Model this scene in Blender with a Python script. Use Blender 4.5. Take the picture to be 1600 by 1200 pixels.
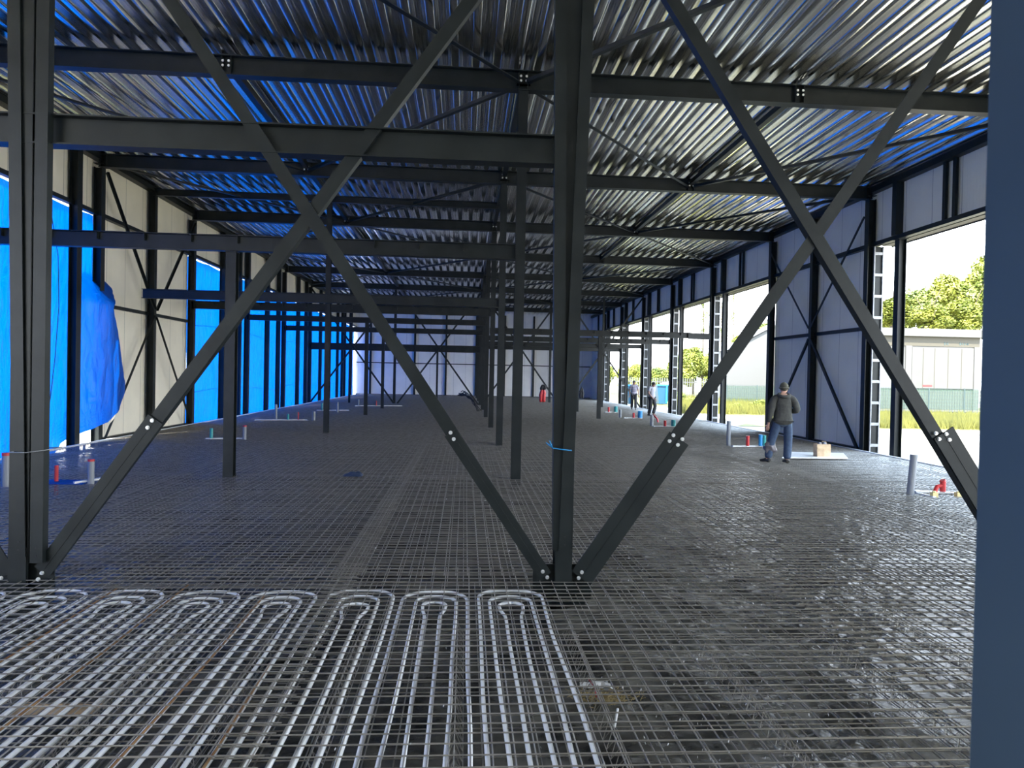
import bpy, math, random
import numpy as np
from mathutils import Vector, Matrix, noise
random.seed(7)
SC = bpy.context.scene
COL = SC.collection
for o in list(bpy.data.objects): bpy.data.objects.remove(o)

# ------------------------------------------------------------------ camera
F = 1110.0; CH = 1.85
Yc = Vector((-73, 15, -F)).normalized()
Zc = Vector((.02, 1, 0)); Zc.z = (Zc.x*Yc.x+Zc.y*Yc.y)/(-Yc.z); Zc.normalize()
Xc = Yc.cross(Zc).normalized()
RW = Matrix((Xc, Yc, Zc))            # camera -> world
CAM = Vector((0, 0, CH))
cam = bpy.data.objects.new('camera', bpy.data.cameras.new('camera'))
COL.objects.link(cam); SC.camera = cam
cam.matrix_world = Matrix.Translation(CAM) @ RW.to_4x4()
cam.data.sensor_width = 36; cam.data.lens = F/1600*36
cam.data.clip_start = .05; cam.data.clip_end = 500
cam.data.dof.use_dof = True; cam.data.dof.focus_distance = 9; cam.data.dof.aperture_fstop = 5.6
def ray(px, py): return RW @ Vector((px-800, 600-py, -F))
def onY(px, py, Y): d = ray(px, py); return CAM + d*(Y/d.y)
def onZ(px, py, z): d = ray(px, py); return CAM + d*((z-CH)/d.z)
def onX(px, py, X): d = ray(px, py); return CAM + d*(X/d.x)

# ------------------------------------------------------------------ sky, sun, exposure
W = bpy.data.worlds.new('sky'); SC.world = W; W.use_nodes = True
wn = W.node_tree; wn.nodes.clear()
bg = wn.nodes.new('ShaderNodeBackground'); wo = wn.nodes.new('ShaderNodeOutputWorld')
tc = wn.nodes.new('ShaderNodeTexCoord'); sx = wn.nodes.new('ShaderNodeSeparateXYZ'); cr = wn.nodes.new('ShaderNodeValToRGB')
wn.links.new(tc.outputs['Generated'], sx.inputs[0]); wn.links.new(sx.outputs[2], cr.inputs[0])
cr.color_ramp.elements[0].position = 0.0; cr.color_ramp.elements[0].color = (.93, .96, 1, 1)
cr.color_ramp.elements[1].position = .7; cr.color_ramp.elements[1].color = (.55, .74, 1, 1)
wn.links.new(cr.outputs[0], bg.inputs[0]); wn.links.new(bg.outputs[0], wo.inputs[0])
bg.inputs[1].default_value = 1.0
sun = bpy.data.objects.new('sun', bpy.data.lights.new('sun', 'SUN')); COL.objects.link(sun)
sun.data.energy = 3.2; sun.data.angle = math.radians(.6); sun.data.color = (1, .95, .85)
sd = Vector((-.42, -.75, 0)).normalized()*math.cos(math.radians(54)); sd.z = math.sin(math.radians(54))
sun.rotation_euler = sd.to_track_quat('Z', 'Y').to_euler()
SC.view_settings.view_transform = 'Standard'; SC.view_settings.look = 'None'
SC.view_settings.gamma = 1; SC.view_settings.use_curve_mapping = False
SC.view_settings.exposure = 3.45

# ------------------------------------------------------------------ materials
def mat(name, col, rough=.5, metal=0, col2=None, scale=5, stretch=(1, 1, 1), bump=0, bscale=None, spec=.5, detail=4, ramp=(.35, .65), coord='Object'):
    m = bpy.data.materials.new(name); m.use_nodes = True
    n = m.node_tree; b = n.nodes['Principled BSDF']
    b.inputs['Base Color'].default_value = (*col, 1); b.inputs['Roughness'].default_value = rough
    b.inputs['Metallic'].default_value = metal; b.inputs['Specular IOR Level'].default_value = spec
    if col2 or bump:
        t = n.nodes.new('ShaderNodeTexCoord'); mp = n.nodes.new('ShaderNodeMapping'); mp.inputs[3].default_value = stretch
        n.links.new(t.outputs[coord], mp.inputs[0])
        nz = n.nodes.new('ShaderNodeTexNoise'); nz.inputs['Scale'].default_value = scale; nz.inputs['Detail'].default_value = detail
        n.links.new(mp.outputs[0], nz.inputs[0])
        if col2:
            r = n.nodes.new('ShaderNodeValToRGB')
            r.color_ramp.elements[0].color = (*col, 1); r.color_ramp.elements[1].color = (*col2, 1)
            r.color_ramp.elements[0].position, r.color_ramp.elements[1].position = ramp
            n.links.new(nz.outputs[0], r.inputs[0]); n.links.new(r.outputs[0], b.inputs['Base Color'])
        if bump:
            src = nz
            if bscale:
                src = n.nodes.new('ShaderNodeTexNoise'); src.inputs['Scale'].default_value = bscale; src.inputs['Detail'].default_value = detail
                n.links.new(mp.outputs[0], src.inputs[0])
            bp = n.nodes.new('ShaderNodeBump'); bp.inputs['Strength'].default_value = bump; bp.inputs['Distance'].default_value = .02
            n.links.new(src.outputs[0], bp.inputs['Height']); n.links.new(bp.outputs[0], b.inputs['Normal'])
    return m
M = {}
M['steel'] = mat('anthracite_steel', (.0075, .0105, .011), .42, 0, (.014, .018, .018), 3, bump=.05, bscale=25, spec=.25)
M['steel_blue'] = mat('near_column_paint', (.018, .032, .046), .5, 0, (.026, .044, .06), 1.2, spec=.3)
M['galv'] = mat('galvanised_steel', (.22, .23, .24), .5, .4, (.32, .33, .34), 12)
M['bolt'] = mat('zinc_bolt', (.75, .76, .75), .3, .7)
M['deck'] = mat('galvanised_deck', (.70, .69, .64), .16, 1.0, (.90, .87, .79), 9, (2.2, .02, 2.2), bump=.1, bscale=5, detail=2)
M['rebar'] = mat('rebar_steel', (.225, .21, .19), .32, .6, (.34, .32, .285), 6)
M['rust'] = mat('rusty_rebar', (.20, .10, .04), .6, .4, (.3, .17, .07), 9)
M['pipe'] = mat('white_plastic_pipe', (.75, .76, .76), .3)
M['foil'] = mat('black_foil', (.010, .010, .011), .24, 0, (.13, .125, .11), 2.4, bump=.9, bscale=9, spec=.6)  # paler second tone puts glints of the crumples into the colour
M['concrete'] = mat('concrete', (.34, .33, .31), .8, 0, (.45, .44, .42), 6, bump=.2)
M['sand'] = mat('pale_sand', (.17, .145, .10), .95, 0, (.36, .33, .27), .35, bump=.4, bscale=4)
M['kerb_white'] = mat('pale_profile', (.55, .57, .6), .5)
M['pvc_grey'] = mat('grey_pvc', (.20, .215, .23), .4)
M['red'] = mat('red_plastic', (.45, .02, .02), .45)
M['blue'] = mat('blue_plastic', (.01, .22, .5), .45)
M['teal'] = mat('teal_plastic', (.02, .25, .24), .45)
M['yellow'] = mat('yellow_block', (.6, .5, .22), .6)
M['board'] = mat('white_board', (.6, .6, .6), .6)
M['paper'] = mat('brown_paper', (.45, .32, .19), .8, 0, (.55, .41, .26), 8, bump=.3)
M['wood'] = mat('wood', (.35, .24, .12), .7, 0, (.48, .35, .2), 4, (1, 12, 1))
M['straw'] = mat('straw', (.32, .24, .10), .9, 0, (.42, .33, .16), 20)
M['skin'] = mat('skin', (.42, .24, .17), .55)
M['skin_dark'] = mat('skin_tanned', (.22, .12, .08), .55)
M['hoodie'] = mat('charcoal_fleece', (.035, .036, .032), .95, 0, (.05, .05, .044), 14, bump=.5)
M['jeans'] = mat('dark_denim', (.025, .045, .085), .9, 0, (.04, .065, .11), 18, bump=.5)
M['black'] = mat('black_fabric', (.018, .018, .02), .85)
M['shoe'] = mat('dark_shoe_leather', (.03, .028, .024), .6)
M['whiteshirt'] = mat('white_cloth', (.26, .26, .29), .85)
M['cap'] = mat('olive_wool', (.07, .068, .05), .95)
M['hair'] = mat('dark_hair', (.015, .012, .01), .7)
M['leaf'] = mat('yellow_green_leaf', (.10, .13, .012), .6, 0, (.22, .23, .03), .9, coord='Object')
M['leaf2'] = mat('fresh_leaf', (.08, .12, .018), .6, 0, (.17, .20, .03), 1.2)
M['bark'] = mat('bark', (.06, .045, .03), .9)
M['grass'] = mat('yellow_grass', (.058, .062, .007), .8, 0, (.12, .115, .014), .9)
M['cabin'] = mat('white_cladding', (.072, .071, .066), .6, 0, (.078, .076, .071), 2)
M['cabin_beige'] = mat('beige_cladding', (.050, .044, .030), .6)
M['cabin_white'] = mat('white_barn_cladding', (.085, .085, .083), .6)
M['skyblue'] = mat('sky_blue_paint', (.012, .07, .13), .5)
M['fence_dark'] = mat('dark_fence_wire', (.03, .05, .05), .6)
M['fence_white'] = mat('pale_picket', (.08, .082, .08), .6)
# wall panels: vertical micro ribs and joints
def panelmat(name, col, axis, rough=.45):
    m = mat(name, col, rough, 0, tuple(c*.93 for c in col), 1.5)
    n = m.node_tree; b = n.nodes['Principled BSDF']
    t = n.nodes.new('ShaderNodeTexCoord'); s = n.nodes.new('ShaderNodeSeparateXYZ'); n.links.new(t.outputs['Object'], s.inputs[0])
    def mt(op, a, v):
        q = n.nodes.new('ShaderNodeMath'); q.operation = op; n.links.new(a, q.inputs[0]); q.inputs[1].default_value = v; return q.outputs[0]
    c = s.outputs[axis]
    fr = mt('FRACT', mt('MULTIPLY', c, 1/1.03), 0); gap = mt('LESS_THAN', fr, .018)
    fr2 = mt('FRACT', mt('MULTIPLY', c, 1/.1), 0); rib = mt('LESS_THAN', fr2, .14)
    ad = n.nodes.new('ShaderNodeMath'); ad.operation = 'MAXIMUM'
    n.links.new(gap, ad.inputs[0]); n.links.new(mt('MULTIPLY', rib, .25), ad.inputs[1])
    bp = n.nodes.new('ShaderNodeBump'); bp.invert = True; bp.inputs['Strength'].default_value = .8; bp.inputs['Distance'].default_value = .01
    n.links.new(ad.outputs[0], bp.inputs['Height']); n.links.new(bp.outputs[0], b.inputs['Normal'])
    mx = n.nodes.new('ShaderNodeMixRGB'); mx.blend_type = 'MIX'
    src = b.inputs['Base Color'].links[0].from_socket
    n.links.new(src, mx.inputs[1]); mx.inputs[2].default_value = (*[c*.45 for c in col], 1)
    n.links.new(gap, mx.inputs[0]); n.links.new(mx.outputs[0], b.inputs['Base Color'])
    return m
M['panel_left'] = panelmat('cream_panel', (.88, .82, .66), 1)
M['panel_right'] = panelmat('grey_panel', (.74, .74, .62), 1)
M['panel_back'] = panelmat('white_panel', (.8, .79, .74), 0)
# blue tarpaulin: thin woven plastic that lets daylight through
def tarpmat():
    m = bpy.data.materials.new('blue_tarpaulin'); m.use_nodes = True; n = m.node_tree; n.nodes.clear()
    o = n.nodes.new('ShaderNodeOutputMaterial'); tr = n.nodes.new('ShaderNodeBsdfTranslucent'); df = n.nodes.new('ShaderNodeBsdfPrincipled')
    mx = n.nodes.new('ShaderNodeMixShader'); mx.inputs[0].default_value = .6
    tr.inputs[0].default_value = (.0, .068, .40, 1); df.inputs['Base Color'].default_value = (.0, .11, .6, 1); df.inputs['Roughness'].default_value = .35
    t = n.nodes.new('ShaderNodeTexCoord'); mp = n.nodes.new('ShaderNodeMapping'); mp.inputs[3].default_value = (1, 1.6, .35); mp.inputs[2].default_value = (.35, 0, 0)
    nz = n.nodes.new('ShaderNodeTexNoise'); nz.inputs['Scale'].default_value = 4; nz.inputs['Detail'].default_value = 6; nz.inputs['Distortion'].default_value = .6
    bp = n.nodes.new('ShaderNodeBump'); bp.inputs['Strength'].default_value = 1.0; bp.inputs['Distance'].default_value = .1
    n.links.new(t.outputs['Object'], mp.inputs[0]); n.links.new(mp.outputs[0], nz.inputs[0]); n.links.new(nz.outputs[0], bp.inputs['Height'])
    n.links.new(bp.outputs[0], tr.inputs['Normal']); n.links.new(bp.outputs[0], df.inputs['Normal'])
    n.links.new(df.outputs[0], mx.inputs[1]); n.links.new(tr.outputs[0], mx.inputs[2]); n.links.new(mx.outputs[0], o.inputs[0])
    return m
M['tarp'] = tarpmat()

# ------------------------------------------------------------------ mesh helpers
class MB:
    def __init__(s): s.v = []; s.f = []
    def add(s, vs, fs):
        k = len(s.v); s.v += [tuple(v) for v in vs]; s.f += [tuple(i+k for i in f) for f in fs]
    def box(s, a, b):
        x0, y0, z0 = a; x1, y1, z1 = b
        s.add([(x0,y0,z0),(x1,y0,z0),(x1,y1,z0),(x0,y1,z0),(x0,y0,z1),(x1,y0,z1),(x1,y1,z1),(x0,y1,z1)],
              [(0,3,2,1),(4,5,6,7),(0,1,5,4),(1,2,6,5),(2,3,7,6),(3,0,4,7)])
    def frame(s, p0, p1, up):
        p0, p1 = Vector(p0), Vector(p1); d = (p1-p0).normalized(); up = Vector(up)
        u = (up - d*up.dot(d)).normalized(); w = d.cross(u).normalized(); return p0, p1, u, w
    def prism(s, p0, p1, prof, up):            # prof: list of (side, up) points, closed
        p0, p1, u, w = s.frame(p0, p1, up); n = len(prof)
        vs = [p0+w*a+u*b for a, b in prof]+[p1+w*a+u*b for a, b in prof]
        s.add(vs, [(i, (i+1) % n, n+(i+1) % n, n+i) for i in range(n)]+[tuple(range(n-1, -1, -1)), tuple(range(n, 2*n))])
    def bar(s, p0, p1, w, h, up=(0, 0, 1)):
        s.prism(p0, p1, [(-w/2,-h/2),(w/2,-h/2),(w/2,h/2),(-w/2,h/2)], up)
    def ibeam(s, p0, p1, h, b, tf=.016, tw=.01, up=(0, 0, 1)):
        H, B, T = h/2, b/2, tw/2
        s.prism(p0, p1, [(-B,-H),(B,-H),(B,-H+tf),(T,-H+tf),(T,H-tf),(B,H-tf),(B,H),(-B,H),(-B,H-tf),(-T,H-tf),(-T,-H+tf),(-B,-H+tf)], up)
    def angle(s, p0, p1, w, t=.012, up=(0, 0, 1), flip=1):      # L profile: wide leaf in the (side) direction, lip in up
        f = flip
        s.prism(p0, p1, [(-w/2,0),(w/2,0),(w/2,t),(-w/2+t,t),(-w/2+t,w*.8),(-w/2,w*.8)] if f > 0 else
                [(w/2,0),(w/2,w*.8),(w/2-t,w*.8),(w/2-t,t),(-w/2,t),(-w/2,0)], up)
    def tube(s, pts, r, n=8, cap=True):
        pts = [Vector(p) for p in pts]; k = len(s.v); m = len(pts); a = Vector((0, 0, 1))
        for i, p in enumerate(pts):
            d = (pts[min(i+1, m-1)]-pts[max(i-1, 0)]).normalized()
            if abs(d.dot(a)) > .95: a = Vector((1, 0, 0)) if abs(d.x) < .9 else Vector((0, 1, 0))
            u = (a-d*a.dot(d)).normalized(); w = d.cross(u); rr = r[i] if isinstance(r, (list, tuple)) else r
            for j in range(n):
                t = 2*math.pi*j/n; s.v.append(tuple(p+u*math.cos(t)*rr+w*math.sin(t)*rr))
            a = u
        for i in range(m-1):
            for j in range(n):
                s.f.append((k+i*n+j, k+i*n+(j+1) % n, k+(i+1)*n+(j+1) % n, k+(i+1)*n+j))
        if cap: s.f.append(tuple(k+j for j in range(n-1, -1, -1))); s.f.append(tuple(k+(m-1)*n+j for j in range(n)))
    def ball(s, c, r, n=8, sc=(1, 1, 1)):
        c = Vector(c); k = len(s.v)
        for i in range(n+1):
            for j in range(n*2):
                a = math.pi*i/n; b = math.pi*j/n
                s.v.append((c.x+r*sc[0]*math.sin(a)*math.cos(b), c.y+r*sc[1]*math.sin(a)*math.sin(b), c.z+r*sc[2]*math.cos(a)))
        for i in range(n):
            for j in range(n*2): s.f.append((k+i*2*n+j, k+(i+1)*2*n+j, k+(i+1)*2*n+(j+1) % (2*n), k+i*2*n+(j+1) % (2*n)))
    def build(s, name, m, parent=None, smooth=False, loc=None):
        me = bpy.data.meshes.new(name); me.from_pydata(s.v, [], s.f); me.update()
        if smooth: me.polygons.foreach_set('use_smooth', [True]*len(me.polygons))
        me.materials.append(M[m] if isinstance(m, str) else m)
        o = bpy.data.objects.new(name, me); COL.objects.link(o)
        if parent: o.parent = parent
        if loc: o.location = loc
        return o
def tag(o, label=None, cat=None, group=None, kind=None):
    if label: o['label'] = label
    if cat: o['category'] = cat
    if group: o['group'] = group
    if kind: o['kind'] = kind
    return o
def empty(name, loc, label, cat, group=None):
    o = bpy.data.objects.new(name, None); COL.objects.link(o); o.location = loc; return tag(o, label, cat, group)
def dup(o, loc=None, rot=None, label=None, scale=None):
    r = o.copy(); COL.objects.link(r)
    if loc is not None: r.location = loc
    if rot is not None: r.rotation_euler = rot
    if scale is not None: r.scale = scale
    if label: r['label'] = label
    for ch in list(o.children):
        c = ch.copy(); COL.objects.link(c); c.parent = r
    return r
def struct(mb, name, m, label=None): return tag(mb.build(name, m), label, kind='structure')
ORD = ['first', 'second', 'third', 'fourth', 'fifth', 'sixth', 'seventh', 'eighth', 'ninth', 'tenth', 'eleventh', 'twelfth', 'thirteenth', 'fourteenth']
def bolts(parent, pts, r=.017, d=(0, -1, 0), t=.02):
    for p in pts:
        b = MB(); p = Vector(p); dv = Vector(d)
        b.tube([p, p+dv*t*.35], r*1.35, 10); b.tube([p+dv*t*.35, p+dv*t], r, 6); b.build('bolt', 'bolt', parent)

# ------------------------------------------------------------------ the hall's grid
Y0, S = 6.45, 6.2
def YK(k): return Y0+S*k
YB = YK(9); XL, XR = -9.4, 11.0; YF = -6.0
XA, XM, XC = -4.2, .93, 5.95
ZB = -.22
def zraf(X): return 7.07-.004*X          # middle of the rafters
def zdeck(X): return zraf(X)+.17

# floor below the mesh, crumpled black foil
b = MB(); nx, ny = 190, 170
xs = np.linspace(XL-.1, XR+.1, nx+1); ys = [1.0+(13.0)*(i/ny)**1.15 for i in range(ny+1)]
vs = []
for y in ys:
    for x in xs:
        h = noise.noise(Vector((x*1.7, y*1.7, 0)))*.03+abs(noise.noise(Vector((x*5, y*4, 3))))*.03+noise.noise(Vector((x*14, y*9, 5)))*.012
        vs.append((x, y, -.235+h))
b.add(vs, [(j*(nx+1)+i, j*(nx+1)+i+1, (j+1)*(nx+1)+i+1, (j+1)*(nx+1)+i) for j in range(ny) for i in range(nx)])
b.add([(XL-.1, YF, -.25), (XR+.1, YF, -.25), (XR+.1, 1, -.25), (XL-.1, 1, -.25)], [(0, 1, 2, 3)])
b.add([(XL-.1, 14, -.235), (XR+.1, 14, -.235), (XR+.1, YB, -.235), (XL-.1, YB, -.235)], [(0, 1, 2, 3)])
struct(b, 'floor', 'foil', 'crumpled black foil on the ground under the reinforcing mesh')
b = MB(); b.add([(-150, -60, -.36), (220, -60, -.36), (220, 260, -.36), (-150, 260, -.36)], [(0, 1, 2, 3)])
struct(b, 'ground', 'sand', 'pale sandy ground outside the hall')
for X, nm, sgn in ((XL, 'left', -1), (XR, 'right', 1)):
    b = MB(); b.box((min(X-.12, X+.3*sgn), YF, -.36), (max(X+.12*1, X+.3*sgn), YB, -.2)); struct(b, 'baseboard_'+nm, 'concrete', 'concrete ring beam along the %s wall' % nm)
    b = MB(); xx = X-sgn*.28; b.box((xx-.035, 3, -.03), (xx+.035, YB-3, .012))
    for y in np.arange(3, 40, 2.1): b.box((xx-.02, y, -.22), (xx+.02, y+.03, -.03))
    struct(b, 'trim_'+nm, 'kerb_white', 'pale edge profile along the %s wall' % nm)

# ceiling: trapezoidal galvanised deck, ribs along the hall
b = MB(); P = .36; prof = []
x = XL-.3
def bendprof(pts, r=.02, n=4):
    out = []
    for i, p in enumerate(pts):
        if i in (0, len(pts)-1): out.append(p); continue
        p = Vector(p); a_ = (Vector(pts[i-1])-p).normalized(); c_ = (Vector(pts[i+1])-p).normalized()
        A_, C_ = p+a_*r, p+c_*r
        for k in range(n+1):
            t = k/n; q = A_*(1-t)**2+p*2*t*(1-t)+C_*t*t; out.append((q.x, q.y))
    return out
raw = []
while x < XR+.3:
    raw += [(x, .004), (x+.065, -.002), (x+.13, .004), (x+.175, .135), (x+.222, .139), (x+.245, .128), (x+.268, .139), (x+.315, .135)]; x += P
prof = bendprof(raw)
ysd = [YF]+[YK(k) for k in range(0, 9)]+[YB+.2]
n = len(prof); vs = []
for y in ysd:
    for (px, pz) in prof: vs.append((px, y, zdeck(px)+pz))
b.add(vs, [(j*n+i, j*n+i+1, (j+1)*n+i+1, (j+1)*n+i) for j in range(len(ysd)-1) for i in range(n-1)])
o = struct(b, 'ceiling', 'deck', 'galvanised trapezoidal steel roof deck'); o.data.polygons.foreach_set('use_smooth', [True]*len(o.data.polygons))

# ------------------------------------------------------------------ rafters, ties and roof bracing
for k in range(0, 9):
    y = YK(k)
    b = MB(); b.ibeam((XL, y, zraf(XL)), (XR, y, zraf(XR)), .34, .20)
    o = tag(b.build('roof_beam', 'steel'), 'dark steel roof beam spanning the hall under the deck, %s away' % ORD[k], 'beam', 'roof beams')
    if k < 6:
        for X in (XL+.1, XA, XM, XC, XR-.1):
            e = MB(); z = zraf(X)
            for sg in (-1, 1): e.box((X-.085, min(y+sg*.006, y+sg*.095), z-.152), (X-.073, max(y+sg*.006, y+sg*.095), z+.152))
            e.box((X+.073, y-.095, z-.152), (X+.085, y+.095, z+.152))
            pl = e.build('stiffener_plate', 'steel', o)
            if k in (1, 2, 3): bolts(o, [(X+dx, y-.1, z+dz) for dx in (-.05, .05) for dz in (.06, -.02)] if X in (XA, XM, XC) else [], .016)
for X, nm in ((XA, 'left'), (XM, 'middle'), (XC, 'right')):
    for k in range(1, 8):
        b = MB(); y0, y1 = YK(k), YK(k+1)
        b.bar((X, y0+.03, zraf(X)+.06), (X, y1-.03, zraf(X)+.06), .12, .12)
        tag(b.build('roof_tie', 'steel'), 'square steel tie of the %s row between the %s and %s roof beams' % (nm, ORD[k], ORD[k+1]), 'tie', 'roof ties')
def rbrace(a, c, lab):
    z = .06
    p, q = Vector((a[0], a[1], zraf(a[0])-z)), Vector((c[0], c[1], zraf(c[0])-z)); d = (q-p).normalized()
    b = MB(); b.angle(p+d*.12, q-d*.12, .085, .01, (0, 0, 1))
    o = tag(b.build('roof_brace', 'steel'), lab, 'brace', 'roof braces')
    g = MB(); g.box((a[0]-.12, a[1]-.09, zraf(a[0])-z-.02), (a[0]+.12, a[1]+.09, zraf(a[0])-z-.008)); g.build('gusset_plate', 'steel', o)
XS = [XL, XA, XM, XC, XR]; XN = ['left wall', 'left post row', 'middle post row', 'right post row', 'right wall']
for k in range(0, 8):
    for i in range(4):
        # zigzag: node alternates side from bay to bay
        if (i+k) % 2 == 0: a, c = (i, k), (i+1, k+1)
        else: a, c = (i+1, k), (i, k+1)
        if k == 0:  a, c = ((i, 0), (i+1, 1)) if i % 2 == 1 else ((i+1, 0), (i, 1))
        if k == 1:  a, c = ((i, 1), (i+1, 2)) if i % 2 == 0 else ((i+1, 1), (i, 2))
        if k == 1 and i == 1: a, c = (2, 1), (1, 2)
        if k == 1 and i == 2: a, c = (2, 1), (3, 2)
        if k == 1 and i == 3: a, c = (4, 1), (3, 2)
        if k == 0 and i == 1: a, c = (1, 0), (2, 1)
        if k == 0 and i == 2: a, c = (3, 0), (2, 1)
        rbrace((XS[a[0]], YK(a[1])), (XS[c[0]], YK(c[1])), 'thin roof brace between %s and %s, roof bay %s away' % (XN[i], XN[i+1], ORD[k]))
b = MB(); b.ibeam((XL, YK(2.5), zraf(XL)), (XM, YK(2.5), zraf(XM)), .2, .12); tag(b.build('roof_beam', 'steel'), 'slim steel beam between the third and fourth roof beams, left half only', 'beam', 'roof beams')

# ------------------------------------------------------------------ interior posts
def post(X, Y, z1, w=.16, lab='', z0=ZB, base=True):
    b = MB(); b.ibeam((X, Y, z0+.02), (X, Y, z1), w, w, .014, .01, up=(0, 1, 0))
    o = tag(b.build('steel_column', 'steel'), lab, 'column', 'columns of the hall')
    if base:
        p = MB(); p.box((X-w*.8, Y-w*.8, z0), (X+w*.8, Y+w*.8, z0+.02)); p.build('base_plate', 'steel', o)
        p = MB(); p.box((X-w*.55, Y-w*.62, z1), (X+w*.55, Y+w*.62, z1+.015)); p.build('head_plate', 'steel', o)
    return o
for k in range(1, 9):
    z = zraf(XM)-.17
    post(XM, YK(k), z-.016, .17, 'middle row steel column carrying the roof, %s behind the braced frame' % ORD[k-1])
post(XA+.13, YK(1), 3.88, .17, 'left row steel column under the mezzanine beam, nearest behind the braced frame')
post(XA, YK(2.5), zraf(XA)-.12, .15, 'tall slim steel column of the left row reaching the roof, with blue tarpaulin behind')
for i, k in enumerate((4, 5, 6)): post(XA-.1, YK(k), 4.0 if k < 6 else zraf(XA)-.19, .15, 'far left row steel column, %s behind the tall slim one' % ORD[i])
for i, k in enumerate((4, 5, 6, 7)): post(XC, YK(k), 3.68 if k < 6 else zraf(XC)-.19, .16, 'steel column of the right row under the mezzanine, %s from the camera' % ORD[i])
for X, zz in ((-1.72, 3.2), (3.44, 6.8), (8.5, 6.7), (-7.0, 6.9)):
    post(X, YK(6), zz, .12, 'slim steel column in the cross braced frame far back, %s' % {-1.72: 'just left of the middle row', 3.44: 'just right of the middle row', 8.5: 'nearest the open right side', -7.0: 'nearest the blue tarpaulin'}[X])

# ------------------------------------------------------------------ mezzanine beams
def mez(X0, X1, Y, z, h, lab, tabs=True, m='steel', side=0):
    b = MB(); b.ibeam((X0, Y, z), (X1, Y, z), h, .16 if h < .3 else .2, .014, .009)
    o = tag(b.build('floor_beam', m), lab, 'beam', 'mezzanine beams')
    if tabs:
        x = X0+.75
        while x < X1-.2:
            t = MB(); t.box((x-.006, Y-.085, z+.0), (x+.006, Y-.006, z+h/2-.014)); t.build('stiffener_plate', 'steel', o); x += .78
    return o
mez(-8.9, XM-.09, Y0+.0, 3.89, .26, 'heavy steel beam crossing the left half of the nearest frame', tabs=False)
mez(XL, XM-.05, YK(1), 4.04, .27, 'mezzanine beam with small stiffeners behind the nearest frame, on the left')
mez(XL+1.1, XM-.05, YK(2), 3.76, .24, 'upper of the two close mezzanine beams in the left half', tabs=False)
mez(XL, XM-.05, YK(3), 4.05, .27, 'lower of the two close mezzanine beams in the left half, with small stiffeners')
mez(XL, XM-.05, YK(4), 4.12, .24, 'mezzanine beam in the left half, fifth from the camera', False)
mez(XL, XM-.05, YK(5), 4.07, .26, 'mezzanine beam in the left half, sixth from the camera', False)
mez(XL, XM-.05, YK(6), 3.39, .42, 'deep lowest cross beam far back in the left half of the hall', False)
for i, k in enumerate((4, 5, 6, 7)): mez(XM+.1, XR-.1 if k > 4 else 10.02, YK(k), 3.79, .26, 'mezzanine beam of the right half reaching the open side, %s from the camera' % ORD[i], k < 6, 'steel')
mez(9.9, XR-.1, YK(4)-.09, 3.76, .27, 'short offset beam end joining the right mezzanine to the wall column', False)

# ------------------------------------------------------------------ cross bracing
def xbrace(plane, Y, a, c, w, lab, m='steel', t=.012):
    b = MB(); b.angle(a, c, w, t, (0, 1, 0) if plane == 'Y' else (1, 0, 0))
    return tag(b.build('cross_brace', m), lab, 'brace', 'cross braces')
nodes = [(XL, XA, 'leftmost bay'), (XA, XM, 'bay left of the middle row'), (XM, XC, 'bay right of the middle row'), (XC, XR, 'rightmost bay')]
y = YK(6)
for x0, x1, nm in nodes:
    xbrace('Y', y, (x0+.1, y-.1, 0), (x1-.1, y-.1, 6.8), .1, 'thin brace rising to the right in the far frame, %s' % nm)
    xbrace('Y', y, (x1-.1, y-.14, 0), (x0+.1, y-.14, 6.8), .1, 'thin brace rising to the left in the far frame, %s' % nm)

# nearest frame
P1 = Y0
def fr(px, py, dy=0): return onY(px, py, P1+dy)
# columns of the nearest frame
def nearcol(base_px, lab, lab_l, lab_r, L, R, Lb, Rb):
    bx = fr(base_px, 905); X = bx.x
    b = MB(); b.ibeam((X, P1, ZB+.02), (X, P1, zraf(X)-.17), .152, .16, .014, .01, up=(0, 1, 0))
    o = tag(b.build('steel_column', 'steel'), lab, 'column', 'columns of the hall')
    p = MB(); p.box((X-.2, P1-.15, ZB), (X+.2, P1+.15, ZB+.02)); p.build('base_plate', 'steel', o)
    p = MB(); p.box((X-.27, P1-.012, ZB+.02), (X+.27, P1+.002, .13)); p.build('gusset_plate', 'steel', o)
    p = MB(); p.box((X-.075, P1-.09, ZB+.02), (X+.075, P1-.08, .28)); p.build('cover_plate', 'steel', o)
    # two slender struts spreading upward in front of the column
    for (pt, pb, nm, lb, dy) in ((L, Lb, 'l', lab_l, -.100), (R, Rb, 'r', lab_r, -.125)):
        a, c = fr(*pb, dy), fr(*pt, dy); d = (c-a).normalized(); c = a+d*((zraf(X)-.2-a.z)/d.z)
        s = MB(); s.angle(a, c, .105, .012, (0, 1, 0), -1 if nm == 'l' else 1)
        so = tag(s.build('steel_strut', 'steel'), lb, 'strut', 'struts at the nearest columns')
        for dz in (.06, .13):
            h = MB(); q = a+d*dz; h.tube([q+Vector((0, -.001, 0)), q+Vector((0, -.003, 0))], .009, 8); h.build('bolt_hole', 'black', so)
    return o, X
cc, XCc = nearcol(878, 'steel column standing in the middle of the nearest braced frame', 'left strut of the pair on the middle column, dark and nearly upright', 'right strut of the pair on the middle column, with pale worn face', (877, 0), (920, 0), (873, 860), (882, 862))
cl, XCl = nearcol(36, 'steel column at the left end of the nearest braced frame', 'left strut of the pair on the leftmost column', 'right strut of the pair on the leftmost column', (21, 0), (67, 0), (29, 870), (56, 880))
b = MB(); XRr = 5.78; b.ibeam((XRr, P1, ZB), (XRr, P1, zraf(XRr)-.17), .152, .16, .014, .01, up=(0, 1, 0))
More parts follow.
